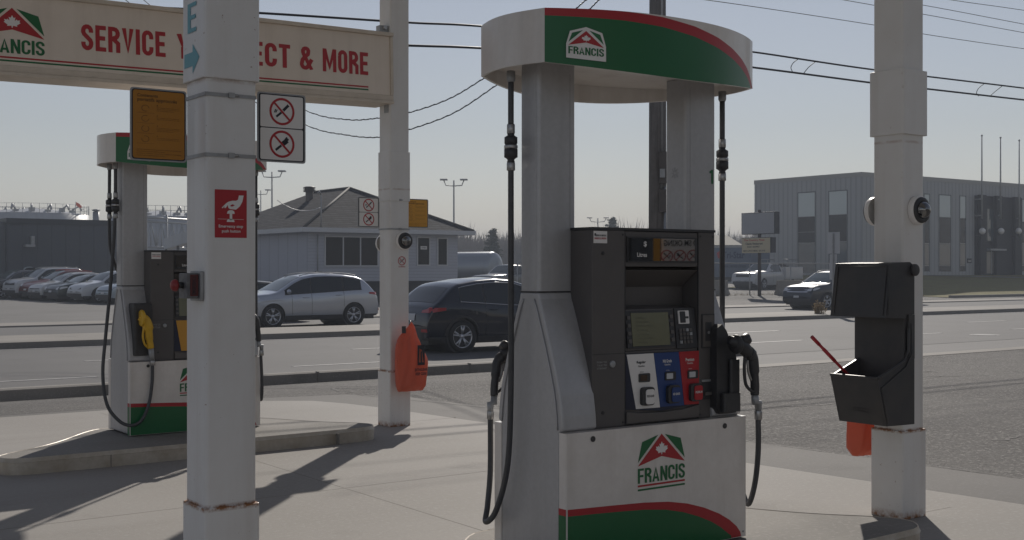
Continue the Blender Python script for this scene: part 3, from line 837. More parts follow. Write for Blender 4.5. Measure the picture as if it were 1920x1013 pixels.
        mb.prism([(-.222, 1.30), (-.116, 1.30), (-.116, 1.22)], .38, .841, 'x', m_grey, T=T)
        cn = mb.build("console", None, t, bevel=.004)
        tr = MB()
        tr.box(XL - .002, XR + .004, yf - .002, .0, 1.4802, 1.492, m_black, T=T)
        for x in (.3785, .8425): tr.box(x - .0014, x + .0014, yf - .0006, yf + .006, .593, 1.479, m_black, T=T)
        tr.box(XL, .378, yf - .0008, yf, .921, .924, m_black, T=T)
        tr.build("trim", None, cn)
        ds = MB()
        ds.box(.388, .832, yf - .004, yf + .002, 1.335, 1.452, m_black, T=T)
        ds.box(.396, .812, yf - .006, yf - .004, 1.342, 1.446, m_glass, T=T)
        def pp_(a, b_, l=0): return T @ Vector((a, yf - .0072 - l, b_))
        text(ds, "$", .485, .505, 1.405, 1.432, pp_, m_whitev, .02); text(ds, "Litres", .445, .505, 1.36, 1.38, pp_, m_whitev, .02)
        ds.build("price_display", None, cn)
        # tilted screen
        sc_ = MB()
        ta = math.atan2(.022, .19)
        TS = T @ Matrix.Translation((0, -.2175, .93)) @ Matrix.Rotation(-ta, 4, 'X')
        sc_.box(.392, .688, -.010, .002, .012, .182, m_black, T=TS)
        sc_.box(.422, .655, -.0125, -.010, .02, .172, m_lcd, T=TS)
        for k in range(7): text(sc_, ["Welcome", "Please select", "payment type", "Pay inside", "or insert", "card to begin", "Thank you"][k], .45, .45 + .06 + .02 * (k % 3), .145 - k * .019, .154 - k * .019, lambda a, b_, l=0: TS @ Vector((a, -.0131, b_)), m_lcdline, .01)
        for k in range(4):
            for x in (.406, .672): sc_.rbox(x - .010, x + .010, -.016, -.010, .035 + k * .036, .052 + k * .036, .003, m_grey2, 'y', T=TS)
        sc_.build("screen", None, cn)
        kp = MB()
        kp.box(.702, .838, -.006, .002, .0, .19, m_black, T=TS)
        kp.rbox(.722, .790, -.012, -.006, .115, .178, .004, m_whitev, 'y', T=TS)
        kp.rbox(.730, .765, -.0135, -.012, .12, .174, .003, m_black, 'y', T=TS); kp.box(.765, .785, -.0135, -.012, .14, .15, m_black, T=TS)
        for i in range(4):
            for j in range(4): kp.rbox(.722 + i * .022, .738 + i * .022, -.011, -.006, .022 + j * .019, .036 + j * .019, .002, m_grey2 if (i + j) % 5 else m_galv, 'y', T=TS)
        kp.build("card_reader", None, cn)
        # grade panels
        grades = [(m_whitev, "Regular", "REGULAR", m_blackv, .385, .549, .442, .590), (m_blue, "Mid Grade", "MID GRADE", m_whitev, .551, .709, .592, .745), (m_red, "Premium", "PREMIUM", m_whitev, .711, .842, .747, .842)]
        if far: grades = [(m_signy2, "Diesel", "DIESEL", m_blackv, .395, .70, .44, .70)]
        gp0 = MB(); gp0.prism([(.381, .918), (.841, .915), (.841, .665), (.60, .645), (.381, .665)], yf - .001, yf + .004, 'y', mat("panel_navy", (.015, .02, .045), .4), T=T); gp0.build("grade_backing", None, cn)
        for (mt, a, b_, tm, xa, xb, xc, xd) in grades:
            gp = MB()
            gp.prism([(xa, .915), (xb, .915), (xd, .662), (xc, .664)], yf - .004, yf - .001, 'y', mt, T=T)
            def pg(p_, q_, l=0): return T @ Vector((p_, yf - .0052 - l, q_))
            xm = (xa + xb) / 2 + .005
            text(gp, a, xm - .028, xm + .028, .868, .884, pg, tm, .03); text(gp, "Gasoline", xm - .018, xm + .020, .855, .864, pg, tm, .01)
            text(gp, "¢/Litre", xm - .008, xm + .014, .829, .835, pg, tm, .01)
            xm += .018
            gp.rbox(xm - .034, xm + .034, yf - .009, yf - .004, .785, .825, .006, m_black, 'y', T=T)
            gp.rbox(xm - .026, xm + .014, yf - .0105, yf - .009, .792, .818, .003, m_plate if mt != m_whitev else mat("dim_price_window", (.07, .045, .03), .2), 'y', T=T)
            xm += .014
            gp.rbox(xm - .040, xm + .036, yf - .022, yf - .004, .678, .762, .016, m_black, 'y', 5, T=T)
            gp.rbox(xm - .020, xm + .032, yf - .0265, yf - .022, .684, .752, .012, mt if mt != m_whitev else m_whitev, 'y', 4, T=T)
            text(gp, b_, xm - .016, xm + .028, .716, .727, lambda p_, q_, l=0: T @ Vector((p_, yf - .0275, q_)), tm, .02)
            gp.build("grade_panel", None, cn)
        # curved bottom tray, side card, receipt slot, call button, stickers
        tr = MB()
        tr.prism([(.382, .655), (.46, .645), (.6, .640), (.74, .646), (.841, .66), (.841, .600), (.382, .600)], yf - .010, yf + .004, 'y', m_grey2, T=T)
        tr.build("lower_panel", None, cn, bevel=.004)
        rc = MB()
        rc.box(.862, .948, yf - .003, yf + .003, .925, 1.09, m_black, T=T); rc.box(.868, .942, yf - .005, yf - .003, .932, 1.083, m_grey2, T=T)
        rc.box(.885, .925, yf - .006, yf - .005, .96, 1.05, m_black, T=T)
        rc.disc((.905, 1.0, yf - .008), .007, 'y', .002, 12, m_galv, T=T)
        rc.build("scanner", None, cn)
        rc = MB()
        rc.box(.866, .94, yf - .003, yf + .001, .68, .77, m_black, T=T); rc.box(.862, .945, yf - .006, yf - .001, .765, .775, m_galv, T=T); rc.box(.878, .93, yf - .012, yf - .003, .70, .715, m_grey2, T=T)
        rc.build("receipt_slot", None, cn)
        cb = MB()
        cb.lathe([(.016, yf), (.016, yf - .006), (.012, yf - .008), (0, yf - .008)], 20, m_galv, 'y', (.300, 0, .876), T=T)
        for k in range(3): text(cb, ["PUSH TO", "TALK TO", "ATTENDANT"][k], .205, .262, .884 - k * .014, .892 - k * .014, pp_, m_galv, .01)
        for z in (1.375, .66): cb.disc((.245, z, yf - .003), .008, 'y', .003, 14, m_black, T=T)
        cb.build("call_button", None, cn)
        st = MB()
        flat(st, [(.190, 1.420), (.270, 1.420), (.270, 1.474), (.190, 1.474)], lambda a, b_: T @ Vector((a, yf - .001, b_)), m_whitev)
        for z, mt in ((1.45, m_blackv), (1.437, m_red)): text(st, "WARNING NO SMOKING", .195, .265, z, z + .009, lambda a, b_, l=0: T @ Vector((a, yf - .0018, b_)), mt, .02)
        st.build("warning_sticker", None, cn)
    # head canopy with bowed faces
    n = 24
    xa, xb = -.108, 1.184
    zt, zb0 = 2.424, 2.192
    def front(tt): return -.2 * 4 * tt * (1 - tt) * (1 - .0) if tt else 0
    def outline():
        P = []
        for i in range(n + 1):
            tt = i / n; P.append((xa + (xb - xa) * tt, -.252 - .19 * (1 - abs(2 * tt - 1) ** 2.2)))
        for i in range(1, 9):
            tt = i / 9; P.append((xb + .055 * math.sin(PI * tt), -.252 + .45 * tt + .027 * tt))
        for i in range(n + 1):
            tt = i / n; P.append((xb - (xb - xa) * tt, .225 + .19 * (1 - abs(2 * tt - 1) ** 2.2)))
        for i in range(1, 9):
            tt = i / 9; P.append((xa - .055 * math.sin(PI * tt), .225 - .477 * tt))
        return P
    P = outline(); N = len(P)
    def zbot(i):
        a, b_ = P[i]; tt = min(max((a - xa) / (xb - xa), 0), 1)
        return zb0 - (.04 * (1 - abs(2 * tt - 1) ** 2))
    def ztop(i):
        return zt
    mb = MB()
    vs = [(P[i][0], P[i][1], zbot(i)) for i in range(N)] + [(P[i][0], P[i][1], ztop(i)) for i in range(N)]
    mb.add(vs, [(i, (i + 1) % N, N + (i + 1) % N, N + i) for i in range(N)], m_white)
    mb.add([(p[0], p[1], zt) for p in P], [list(range(N))], m_white)
    ins = [(XC + (a - XC) * .985, -.012 + (b_ + .012) * .965) for a, b_ in P]
    mb.add([(P[i][0], P[i][1], zbot(i)) for i in range(N)] + [(ins[i][0], ins[i][1], zbot(i)) for i in range(N)], [(i, (i + 1) % N, N + (i + 1) % N, N + i) for i in range(N)], m_white)
    mb.add([(ins[i][0], ins[i][1], zbot(i)) for i in range(N)] + [(ins[i][0], ins[i][1], zb0 + .05) for i in range(N)], [(i, (i + 1) % N, N + (i + 1) % N, N + i) for i in range(N)], m_white)
    mb.add([(ins[i][0], ins[i][1], zb0 + .05) for i in range(N)], [list(range(N))], m_white)
    hd = mb.build("head_canopy", None, t, weld=True)
    # graphics wrapped round the bowed front and back faces
    for s in ((1, -1)):
        T = Matrix.Translation((XC, 0, 0)) @ Matrix.Rotation(0 if s == 1 else PI, 4, 'Z') @ Matrix.Translation((-XC, 0, 0))
        if s == -1: T = T @ Matrix.Translation((-(xa + xb - 2 * XC), .027, 0))
        def surf(a, b_, l=0):
            tt = (a - xa) / (xb - xa); tt = min(max(tt, 0), 1)
            zb_ = zb0 - .04 * (1 - abs(2 * tt - 1) ** 2)
            y = -.252 - .19 * (1 - abs(2 * tt - 1) ** 2.2)
            return T @ Vector((xa + (xb - xa) * tt, y - .0015 - l, zb_ + (zt - zb_) * b_))
        # red band upper and lower edges as fraction of fascia height, along the length
        pu_ = [(0, 1.0), (.25, .995), (.4, .97), (.55, .90), (.68, .79), (.78, .66), (.86, .52), (.92, .37), (.965, .19), (.99, .02)]
        pl_ = [(0, .86), (.25, .845), (.4, .81), (.55, .73), (.68, .61), (.78, .48), (.86, .34), (.915, .21), (.95, .09), (.965, .0)]
        def itp(p_, x):
            for (a, va), (b_, vb) in zip(p_, p_[1:]):
                if x <= b_: return va + (vb - va) * (x - a) / (b_ - a)
            return 0.
        gm = MB(); K = 60
        for i in range(K):
            t0, t1 = i / K, (i + 1) / K
            a0, a1 = xa + (xb - xa) * t0, xa + (xb - xa) * t1
            u0, u1, l0, l1 = itp(pu_, t0), itp(pu_, t1), itp(pl_, t0), itp(pl_, t1)
            if u0 > 0: gm.add([surf(a0, l0), surf(a1, l1), surf(a1, u1), surf(a0, u0)], [(0, 1, 2, 3)], m_red, True)
            if l0 > 0: gm.add([surf(a0, 0), surf(a1, 0), surf(a1, l1), surf(a0, l0)], [(0, 1, 2, 3)], m_green, True)
        gm.build("swoosh", None, hd)
        lg = MB()
        e0, e1 = -.030, .131
        def sf(a, b_, l=0):
            f_ = (a - e0) / (e1 - e0); hh_ = (b_ - zb0 + .02) / (zt - zb0 + .02)
            p0_, p1_ = surf(e0, hh_), surf(e1, hh_); nn_ = (p1_ - p0_).cross(Vector((0, 0, 1))).normalized()
            return p0_ + (p1_ - p0_) * f_ + nn_ * (.0085 + l)
        logo(lg, -.0214, 2.204, .1435, sf, False, True); lg.build("emblem", None, hd)
    # hose gear
    def hose_set(pts, x, y, nozzle, zc=1.86):
        mb = MB(); mb.tube(smooth_pts(pts), .0135, 12, m_rubber); hs = mb.build("hose", None, t)
        cp = MB()
        cp.lathe([(.0, .10), (.017, .10), (.017, .055), (.015, .05), (.022, .045), (.030, .04), (.030, .012), (.027, .01), (.027, -.012), (.031, -.014), (.031, -.05), (.022, -.055), (.015, -.062), (.018, -.07), (.018, -.11), (0, -.11)], 16, m_black, 'z', (x, y, zc))
        cp.lathe([(.0172, .098), (.0185, .096), (.0185, .06), (.0172, .058)], 16, m_steel, 'z', (x, y, zc)); cp.lathe([(.0182, -.075), (.0195, -.077), (.0195, -.108), (.0182, -.11)], 16, m_steel, 'z', (x, y, zc))
        cp.lathe([(.0302, .004), (.0312, .002), (.0312, -.009), (.0302, -.011)], 16, m_steel, 'z', (x, y, zc))
        cp.lathe([(0, 2.2), (.02, 2.2), (.02, 2.16), (.016, 2.15), (0, 2.15)], 14, m_galv, 'z', (x, y, 0))
        cp.build("breakaway_coupling", None, hs)
        return hs
    def nozzle(T, mt, hm, NS=.9):
        ho = MB()
        ho.prism([(.965, 1.05), (1.0, 1.07), (1.03, 1.04), (1.09, .93), (1.108, .88), (1.108, .66), (1.095, .64), (.985, .64), (.965, .67)], -.268, -.13, 'y', m_black, T=T)
        ho.rbox(.985, 1.10, -.300, -.268, .65, .74, .012, m_black, 'z', T=T)
        ho.rbox(1.04, 1.105, -.290, -.268, .74, .90, .012, m_black, 'z', T=T)
        ho.build("nozzle_holster", None, t, bevel=.008)
        T = T @ Matrix.Translation((1.03, -.33, .98)) @ Matrix.Scale(NS, 4) @ Matrix.Translation((-1.03, .33, -.98))
        nz = MB()
        nz.lathe([(0, -.012), (.045, -.012), (.052, -.004), (.052, .004), (.040, .014), (0, .014)], 22, mt, 'x', (1.03, -.330, .975), T=T)
        nz.tube([(.99, -.315, 1.0), (1.03, -.330, .985), (1.08, -.338, .955), (1.125, -.338, .92)], [.024, .03, .038, .034], 12, mt, T=T)
        nz.tube([(1.06, -.335, .99), (1.1, -.338, 1.0), (1.12, -.338, .985)], [.026, .034, .02], 12, mt, T=T)
        nz.tube(smooth_pts([(1.115, -.338, .93), (1.15, -.335, .90), (1.165, -.33, .84), (1.18, -.325, .76), (1.185, -.32, .70)], 5), [.036] * 4 + [.030] * 8 + [.024] * 9, 12, mt, T=T)
        nz.tube(smooth_pts([(1.09, -.338, .91), (1.085, -.338, .84), (1.10, -.335, .76), (1.15, -.33, .72), (1.18, -.325, .72)], 5), .009, 8, mt, T=T)
        nz.tube(smooth_pts([(1.11, -.338, .89), (1.115, -.338, .83), (1.14, -.335, .78)], 5), .007, 8, m_steel, T=T)
        nn = nz.build("nozzle", None, t)
        sw = MB()
        sw.tube([(1.185, -.32, .70), (1.19, -.32, .655), (1.215, -.318, .655), (1.215, -.318, .60)], [.02, .022, .022, .017], 12, m_galv, T=T)
        sw.lathe([(.019, .61), (.021, .605), (.021, .565), (.018, .56)], 14, m_steel, 'z', (1.215, -.318, 0), T=T)
        sw.build("swivel", None, nn)
    I4 = Matrix.Identity(4)
    if not far:
        xh, yh = 1.172, -.060
        hose_set([(xh, yh, 2.18), (xh, yh, 1.2), (xh + .005, yh, .75), (xh + .012, yh - .04, .36), (xh + .02, yh - .12, .19), (1.17, -.24, .15), (1.16, -.29, .26), (1.152, -.318, .42), (1.152, -.318, .575)], xh, yh, 0)
        nozzle(Matrix.Translation((-.045, 0, -.03)), m_black, None)
        TB = Matrix.Translation((XC, 0, 0)) @ Matrix.Rotation(PI, 4, 'Z') @ Matrix.Translation((-XC, 0, 0)) @ Matrix.Translation((-.055, .02, -.055))
        xh, yh = -.055, .065
        hose_set([(xh, yh, 2.18), (xh, yh, 1.3), (xh + .004, yh + .005, .80), (xh + .004, yh + .03, .42), (xh - .01, yh + .10, .20), (xh - .02, yh + .17, .135), (-.03, .285, .20), (-.005, .298, .36), (-.003, .30, .615)], xh, yh, 0)
        nozzle(TB, m_black, None, .78)
    else:
        ym = mat("yellow_nozzle", (.70, .42, .03), .45, noise=(20, .5, (.5, .29, .02)))
        # diesel holster recessed in the left pedestal
        ho = MB(); ho.rbox(.035, .19, -.262, -.12, .64, 1.06, .02, m_black, 'z'); ho.build("nozzle_holster", None, t, bevel=.006)
        nz = MB()
        nz.lathe([(0, -.012), (.060, -.012), (.068, -.002), (.062, .012), (.03, .03), (0, .03)], 22, ym, 'x', (.085, -.30, .945))
        nz.tube(smooth_pts([(.07, -.29, .955), (.11, -.305, .925), (.135, -.305, .86), (.145, -.30, .78), (.16, -.295, .70)], 4), [.03] * 3 + [.042] * 6 + [.032] * 4 + [.027] * 4, 12, ym)
        nz.tube(smooth_pts([(.10, -.31, .88), (.09, -.31, .80), (.11, -.305, .73), (.15, -.3, .70)], 4), .009, 8, ym)
        nn = nz.build("nozzle", None, t)
        sw = MB(); sw.tube([(.16, -.295, .70), (.165, -.295, .65), (.172, -.295, .60)], [.024, .022, .018], 12, m_galv); sw.lathe([(.019, .60), (.021, .595), (.021, .565), (.018, .56)], 14, m_steel, 'z', (.174, -.295, 0)); sw.build("swivel", None, nn)
        hose_set([(-.045, -.05, 2.18), (-.050, -.05, 1.75), (-.085, -.06, 1.25), (-.140, -.10, .80), (-.172, -.13, .50), (-.155, -.18, .26), (-.08, -.24, .13), (.0, -.29, .09), (.08, -.315, .13), (.14, -.31, .26), (.168, -.30, .42), (.174, -.295, .57)], -.045, -.05, 0)
        hose_set([(-.055, .07, 2.18), (-.055, .07, 1.62), (-.03, .08, 1.45), (.03, .09, 1.3), (.10, .085, 1.22)], -.055, .07, 0)
        hose_set([(1.172, -.06, 2.18), (1.172, -.06, 1.2), (1.17, -.08, .6), (1.16, -.16, .28), (1.14, -.24, .22), (1.12, -.30, .35), (1.10, -.318, .62)], 1.172, -.06, 0)
        nozzle(Matrix.Translation((-.09, 0, 0)), m_black, None)
    if not far:
        rs = random.Random(11); sp = MB()
        for x in (.02, .19, .93, 1.09):
            for z in (.62, 1.17): pass
        for x in (.200, .365, .855, .94):
            for z in (.61, 1.46): sp.disc((x, z, -.2245), .0045, 'y', .0025, 10, m_black)
        for x in (.02, .555, 1.095): sp.disc((x, .03, -.2745), .005, 'y', .003, 10, m_galv)
        sp.build("screws", None, t)
    # pump number and motif
    nb = MB()
    if not far:
        ctext(nb, "1", W_ - .045, W_ - .020, 1.73, 1.80, lambda a, b_, l=0: (a, -.0712 - l, b_), m_green, .16)
        cxm, czm = -.0, 1.78
        for k in range(8):
            a = k * PI / 4; 
            nb.box(-.0008, .0, .008, .028, -.0012, .0012, m_galv, T=Matrix.Translation((W_ - .214 - .0012, 0, 1.78)) @ Matrix.Rotation(a, 4, 'X'))
        nb.build("pump_number", None, t)
    return t
dispenser((3.249, 4.325, .15), "near fuel dispenser with white, blue and red grade panels and two black hoses")
dispenser((3.182, 9.817, .12), "far fuel dispenser with a yellow nozzle and yellow grade panel, behind the nearest column", far=True)

# ================================================================== SQUEEGEE BIN, BAGS
bn = thing("towel_and_squeegee_bin", "black plastic towel and squeegee bin mounted on the left face of the right hand column", "service bin", (5.826, 4.135, 0))
dd_ = .325
mb = MB()
# back plate
mb.box(-.08, 0, .012, dd_ + .03, .585, 1.475, m_bin); mb.box(0, .10, .17, dd_ + .03, .65, 1.42, m_bin)
mb.build("back_plate", None, bn, bevel=.01)
mb = MB(); th = .014
# lower bucket: sloped front, open top
side = [(-.330, .850), (-.250, .585), (0, .580), (0, 1.0), (-.085, .94)]
for y0, y1 in ((0, th), (dd_ - th, dd_)): mb.prism(side, y0, y1, 'y', m_bin)
mb.prism([(-.330, .850), (-.250, .585), (-.236, .585), (-.314, .850)], th, dd_ - th, 'y', m_bin)
mb.prism([(-.25, .585), (-.08, .583), (-.08, .6), (-.25, .6)], th, dd_ - th, 'y', m_bin)
mb.tube([(-.328, -.003, .855), (-.10, -.003, .945), (-.06, -.003, 1.0), (-.06, -.003, 1.12)], .009, 8, m_bin)
mb.tube([(-.245, -.003, .60), (-.30, -.003, .80), (-.085, -.003, .905), (-.03, -.003, .98), (-.03, -.003, 1.15)], .005, 8, m_bin)
mb.tube([(-.328, 0, .855), (-.328, dd_, .855)], .008, 8, m_bin)
mb.build("bucket", None, bn, bevel=.004)
mb = MB()
hood = [(-.215, 1.488), (-.262, 1.185), (-.085, 1.178), (-.07, 1.20), (0, 1.20), (0, 1.47), (-.04, 1.495)]
mb.prism(hood, 0, dd_ + .055, 'y', m_bin); mb.prism([(-.05, .95), (0, .95), (0, 1.199), (-.055, 1.199)], -.002, .02, 'y', m_bin)
mb.tube([(-.235, -.002, 1.40), (-.24, -.002, 1.20)], .004, 6, m_bin); mb.tube([(-.262, .02, 1.20), (-.222, .02, 1.47), (-.222, dd_ + .03, 1.47), (-.262, dd_ + .03, 1.20)], .004, 6, m_bin)
mb.lathe([(0, -.022), (.028, -.022), (.034, -.016), (.034, .002)], 22, m_bin, 'y', (-.010, 0, 1.45))
mb.build("hood", None, bn, bevel=.008)
mb = MB(); text(mb, "SERVICE", .11, .22, .650, .675, lambda a, b_, l=0: (-.2500 - .0 - (b_ - .585) * .302 - .0045, dd_ - a, b_), m_black, .03); mb.build("lettering", None, bn)
sq = thing("squeegee", "red squeegee handle leaning out of the black bin", "squeegee", (5.60, 4.33, .80))
a_ = Vector((0, .05, .02)); b2 = Vector(pz(1522, 631, 6.72)) - Vector((5.60, 4.33, .80)); dn = (b2 - a_).normalized()
m_sqr = mat("squeegee_red", (.42, .02, .03), .4)
mb = MB(); mb.cyl(a_ - dn * .06, b2, .0085, mt=m_sqr, n=10); mb.cyl(b2 - dn * .07, b2, .0105, mt=m_sqr, n=10); mb.cyl(a_ + (b2 - a_) * .45, a_ + (b2 - a_) * .72, .0105, mt=m_sqr, n=10)
mb.build("handle", None, sq)
mb = MB(); c_ = a_ - dn * .065; mb.box(c_.x - .012, c_.x + .012, c_.y - .06, c_.y + .06, c_.z - .02, c_.z + .02, m_black); mb.build("blade_head", None, sq)

def bag(loc, rz, wd, h_, label, letters=True, flip=1):
    t = thing("extinguisher_cover", label, "extinguisher bag", loc, rz, "orange extinguisher bags")
    mb = MB()
    def fn(i, j):
        # closed pouch: i around, j height
        a = 2 * PI * i; z = -h_ * (1 - j)
        k = 1 - j                                     # 0 at top
        # outline left/right edges
        left = [(0, .50), (.05, .44), (.16, .22), (.26, .06), (.4, .02), (.8, .04), (.95, .05), (1, .09)]
        right = [(0, .52), (.06, .60), (.2, .68), (.35, .80), (.52, .98), (.6, 1.0), (.8, .96), (.95, .93), (1, .86)]
        def it(p_, x):
            for (q0, v0), (q1, v1) in zip(p_, p_[1:]):
                if x <= q1: return v0 + (v1 - v0) * (x - q0) / max(q1 - q0, 1e-6)
            return p_[-1][1]
        l_, r_ = it(left, k), it(right, k)
        cx_, hw_ = (l_ + r_) / 2, (r_ - l_) / 2
        th_ = .085 * min(1, k * 2.2 + .05) * (1 - .6 * max(0, k - .93) / .07)
        x = cx_ + hw_ * math.cos(a)
        wr = .006 * math.sin(9 * a + 11 * k) * min(1, k * 3) + .010 * math.sin(26 * k + 3 * math.cos(a)) * math.exp(-((k - .27) / .06) ** 2)
        y = math.copysign(abs(math.sin(a)) ** .75, math.sin(a)) * th_ + wr
        return ((x * wd), y, z)
    mb.grid(fn, 48, 30, m_orange, True)
    mb.build("cloth", None, t, weld=True)
    if letters:
        lt = MB()
        def put(a, b_, l=0):
            x = a / wd; y = -.098 * (1 - ((x - .5) / .5) ** 4 * .45) ** 1 - .004 - l
            return (a, y, b_)
        flat(lt, [(.52 * wd, -.62 * h_), (.76 * wd, -.62 * h_), (.76 * wd, -.33 * h_), (.52 * wd, -.33 * h_)], put, m_blackv)
        lt.add([put(.56 * wd, -.58 * h_, .001), put(.72 * wd, -.58 * h_, .001), put(.66 * wd, -.40 * h_, .001), put(.58 * wd, -.38 * h_, .001)], [(0, 1, 2, 3)], m_orange)
        lt.add([put(.62 * wd, -.59 * h_, .002), put(.66 * wd, -.59 * h_, .002), put(.66 * wd, -.42 * h_, .002), put(.62 * wd, -.42 * h_, .002)], [(0, 1, 2, 3)], m_blackv)
        text(lt, "EXTINGUISHER", .44 * wd, .86 * wd, -.705 * h_, -.665 * h_, put, m_blackv, .04)
        text(lt, "KEEP CLEAR", .46 * wd, .83 * wd, -.765 * h_, -.725 * h_, put, m_blackv, .04)
        lt.build("lettering", None, t)
    hk = MB(); hk.cyl((wd * .51, 0, -.02), (wd * .51, .02, .012), .004, mt=m_steel); 
    if letters: hk.box(wd * .16, wd * .28, -.03, -.024, -.10, -.035, m_black)
    hk.build("hook", None, t)
    return t
bag((5.605, 9.50, .97), R(0), .335, .635, "orange extinguisher cover bag with black lettering hung on the far column")
bag((5.90, 4.63, .95), R(0), .24, .62, "orange bag whose lower end shows under the black bin, behind the right hand column", False)

# ================================================================== HOUSE ACROSS THE ROAD
m_shing = mat("roof_shingles", (.075, .072, .075), .85)
def shingle_nodes(m):
    n, l = m.node_tree.nodes, m.node_tree.links; b_ = n["Principled BSDF"]; tc = n["Texture Coordinate"]
    br = n.new("ShaderNodeTexBrick"); br.inputs['Scale'].default_value = 1; br.inputs['Mortar Size'].default_value = .022
    br.inputs['Brick Width'].default_value = .5; br.inputs['Row Height'].default_value = .11
    br.inputs['Color1'].default_value = (.075, .077, .088, 1); br.inputs['Color2'].default_value = (.03, .031, .038, 1); br.inputs['Mortar'].default_value = (.02, .02, .022, 1)
    sp = n.new("ShaderNodeSeparateXYZ"); cb = n.new("ShaderNodeCombineXYZ"); ad = n.new("ShaderNodeMath"); ad.operation = 'ADD'
    l.new(tc.outputs['Object'], sp.inputs[0]); l.new(sp.outputs[0], ad.inputs[0]); l.new(sp.outputs[1], ad.inputs[1]); l.new(ad.outputs[0], cb.inputs[0])
    mu = n.new("ShaderNodeMath"); mu.operation = 'MULTIPLY'; mu.inputs[1].default_value = 1.0; l.new(sp.outputs[2], mu.inputs[0]); l.new(mu.outputs[0], cb.inputs[1])
    l.new(cb.outputs[0], br.inputs['Vector']); l.new(br.outputs['Color'], b_.inputs['Base Color'])
    bn_ = n.new("ShaderNodeBump"); bn_.inputs['Strength'].default_value = .6; bn_.inputs['Distance'].default_value = .05; l.new(br.outputs['Fac'], bn_.inputs['Height']); bn_.invert = True; l.new(bn_.outputs[0], b_.inputs['Normal'])
shingle_nodes(m_shing); m_shing.node_tree.nodes['Principled BSDF'].inputs['Specular IOR Level'].default_value = .08
def siding(name, col, dark, axis, step, wd=.12):
    m = mat(name, col, .6)
    n, l = m.node_tree.nodes, m.node_tree.links; b_ = n["Principled BSDF"]; tc = n["Texture Coordinate"]
    sp = n.new("ShaderNodeSeparateXYZ"); l.new(tc.outputs['Object'], sp.inputs[0])
    src = sp.outputs[2]
    if axis == 'h':
        a = n.new("ShaderNodeMath"); a.operation = 'ADD'; l.new(sp.outputs[0], a.inputs[0]); l.new(sp.outputs[1], a.inputs[1]); src = a.outputs[0]
    dv = n.new("ShaderNodeMath"); dv.operation = 'DIVIDE'; dv.inputs[1].default_value = step; l.new(src, dv.inputs[0])
    fr = n.new("ShaderNodeMath"); fr.operation = 'FRACT'; l.new(dv.outputs[0], fr.inputs[0])
    r = n.new("ShaderNodeMapRange"); r.inputs[1].default_value = wd; r.inputs[2].default_value = wd + .08; r.inputs[3].default_value = .8; r.inputs[4].default_value = 0; l.new(fr.outputs[0], r.inputs[0])
    mx = n.new("ShaderNodeMix"); mx.data_type = 'RGBA'; l.new(r.outputs[0], mx.inputs[0]); mx.inputs[6].default_value = (*col, 1); mx.inputs[7].default_value = (*dark, 1)
    l.new(mx.outputs[2], b_.inputs['Base Color'])
    bn_ = n.new("ShaderNodeBump"); bn_.inputs['Strength'].default_value = .5; bn_.inputs['Distance'].default_value = .03; l.new(r.outputs[0], bn_.inputs['Height']); bn_.invert = True; l.new(bn_.outputs[0], b_.inputs['Normal'])
    return m
m_sid = siding("white_siding", (.46, .48, .54), (.37, .39, .44), 'z', .17)
m_sidl = siding("white_board_siding", (.43, .45, .51), (.32, .34, .385), 'h', 1.15, .03)
m_trimw = mat("white_trim", (.55, .56, .58), .5)
m_win = mat("window_glass", (.02, .022, .026), .04, ior=1.22)
HC = Vector(pz(577, 430, 62)); hu, hv = HC.x, HC.y
hz0, hze = .85, 3.50
hs_ = thing("house", "white bungalow with a grey shingled hip roof across the road", "house", (hu, hv, 0))
def hx(px, py=0): a = pv(px, py, hv); return a[0] - hu, a[1]
xr = hx(858)[0]
DV = 13.0
mb = MB(); mb.box(0, xr, 0, DV, hz0, hze, m_sid); wl = mb.build("wall", None, hs_)
mb = MB(); mb.box(-.005, .004, -.004, DV, hz0, hze, m_sidl); mb.build("side_wall", None, hs_)
mb = MB(); mb.box(.02, xr - .02, .02, DV - .02, -.3, hz0, mat("foundation", (.05, .05, .055), .9, noise=(3, .5, (.03, .03, .035)))); mb.build("foundation", None, hs_)
# roof
ov = .7
x0, x1, y0, y1 = -.55, xr + ov, -.65, DV + .5
P = Vector(pz(645, 339, 66)); 
rz = 6.1
rx = (x0 + x1) / 2; ry0 = y0 + (x1 - x0) / 2 * .93; ry1 = y1 - (x1 - x0) / 2 * .93
if ry1 < ry0 + 2: ry1 = ry0 + 3.0
ze = hze + .12
mb = MB()
mb.add([(x0, y0, ze), (x1, y0, ze), (x1, y1, ze), (x0, y1, ze), (rx, ry0, rz), (rx, ry1, rz)], [(0, 1, 4), (1, 2, 5, 4), (2, 3, 5), (3, 0, 4, 5)], m_shing)
mb.add([(x0, y0, ze - .001), (x1, y0, ze - .001), (x1, y1, ze - .001), (x0, y1, ze - .001)], [(3, 2, 1, 0)], m_trimw)
rof = mb.build("roof", None, hs_)
def rib(a, b_, mb): mb.tube([a, b_], .07, 6, mat("ridge_cap", (.09, .088, .085), .8))
mb = MB(); rib((x0, y0, ze + .02), (rx, ry0, rz + .02), mb); rib((x1, y0, ze + .02), (rx, ry0, rz + .02), mb); rib((rx, ry0, rz + .02), (rx, ry1, rz + .02), mb); mb.build("ridge", None, rof)
mb = MB(); mb.box(x0 - .06, x1 + .06, y0 - .06, y0 - .001, ze - .22, ze + .02, m_trimw); mb.box(x0 - .06, x0 - .001, y0, y1, ze - .22, ze + .02, m_trimw); mb.box(x1 + .001, x1 + .06, y0, y1, ze - .22, ze + .02, m_trimw); mb.box(x0, x1, y0, 0, ze - .2, ze - .1, m_trimw); mb.build("gutter", None, rof)
vt = Vector(pz(580, 348, 69.5)); vt -= Vector((hu, hv, 0))
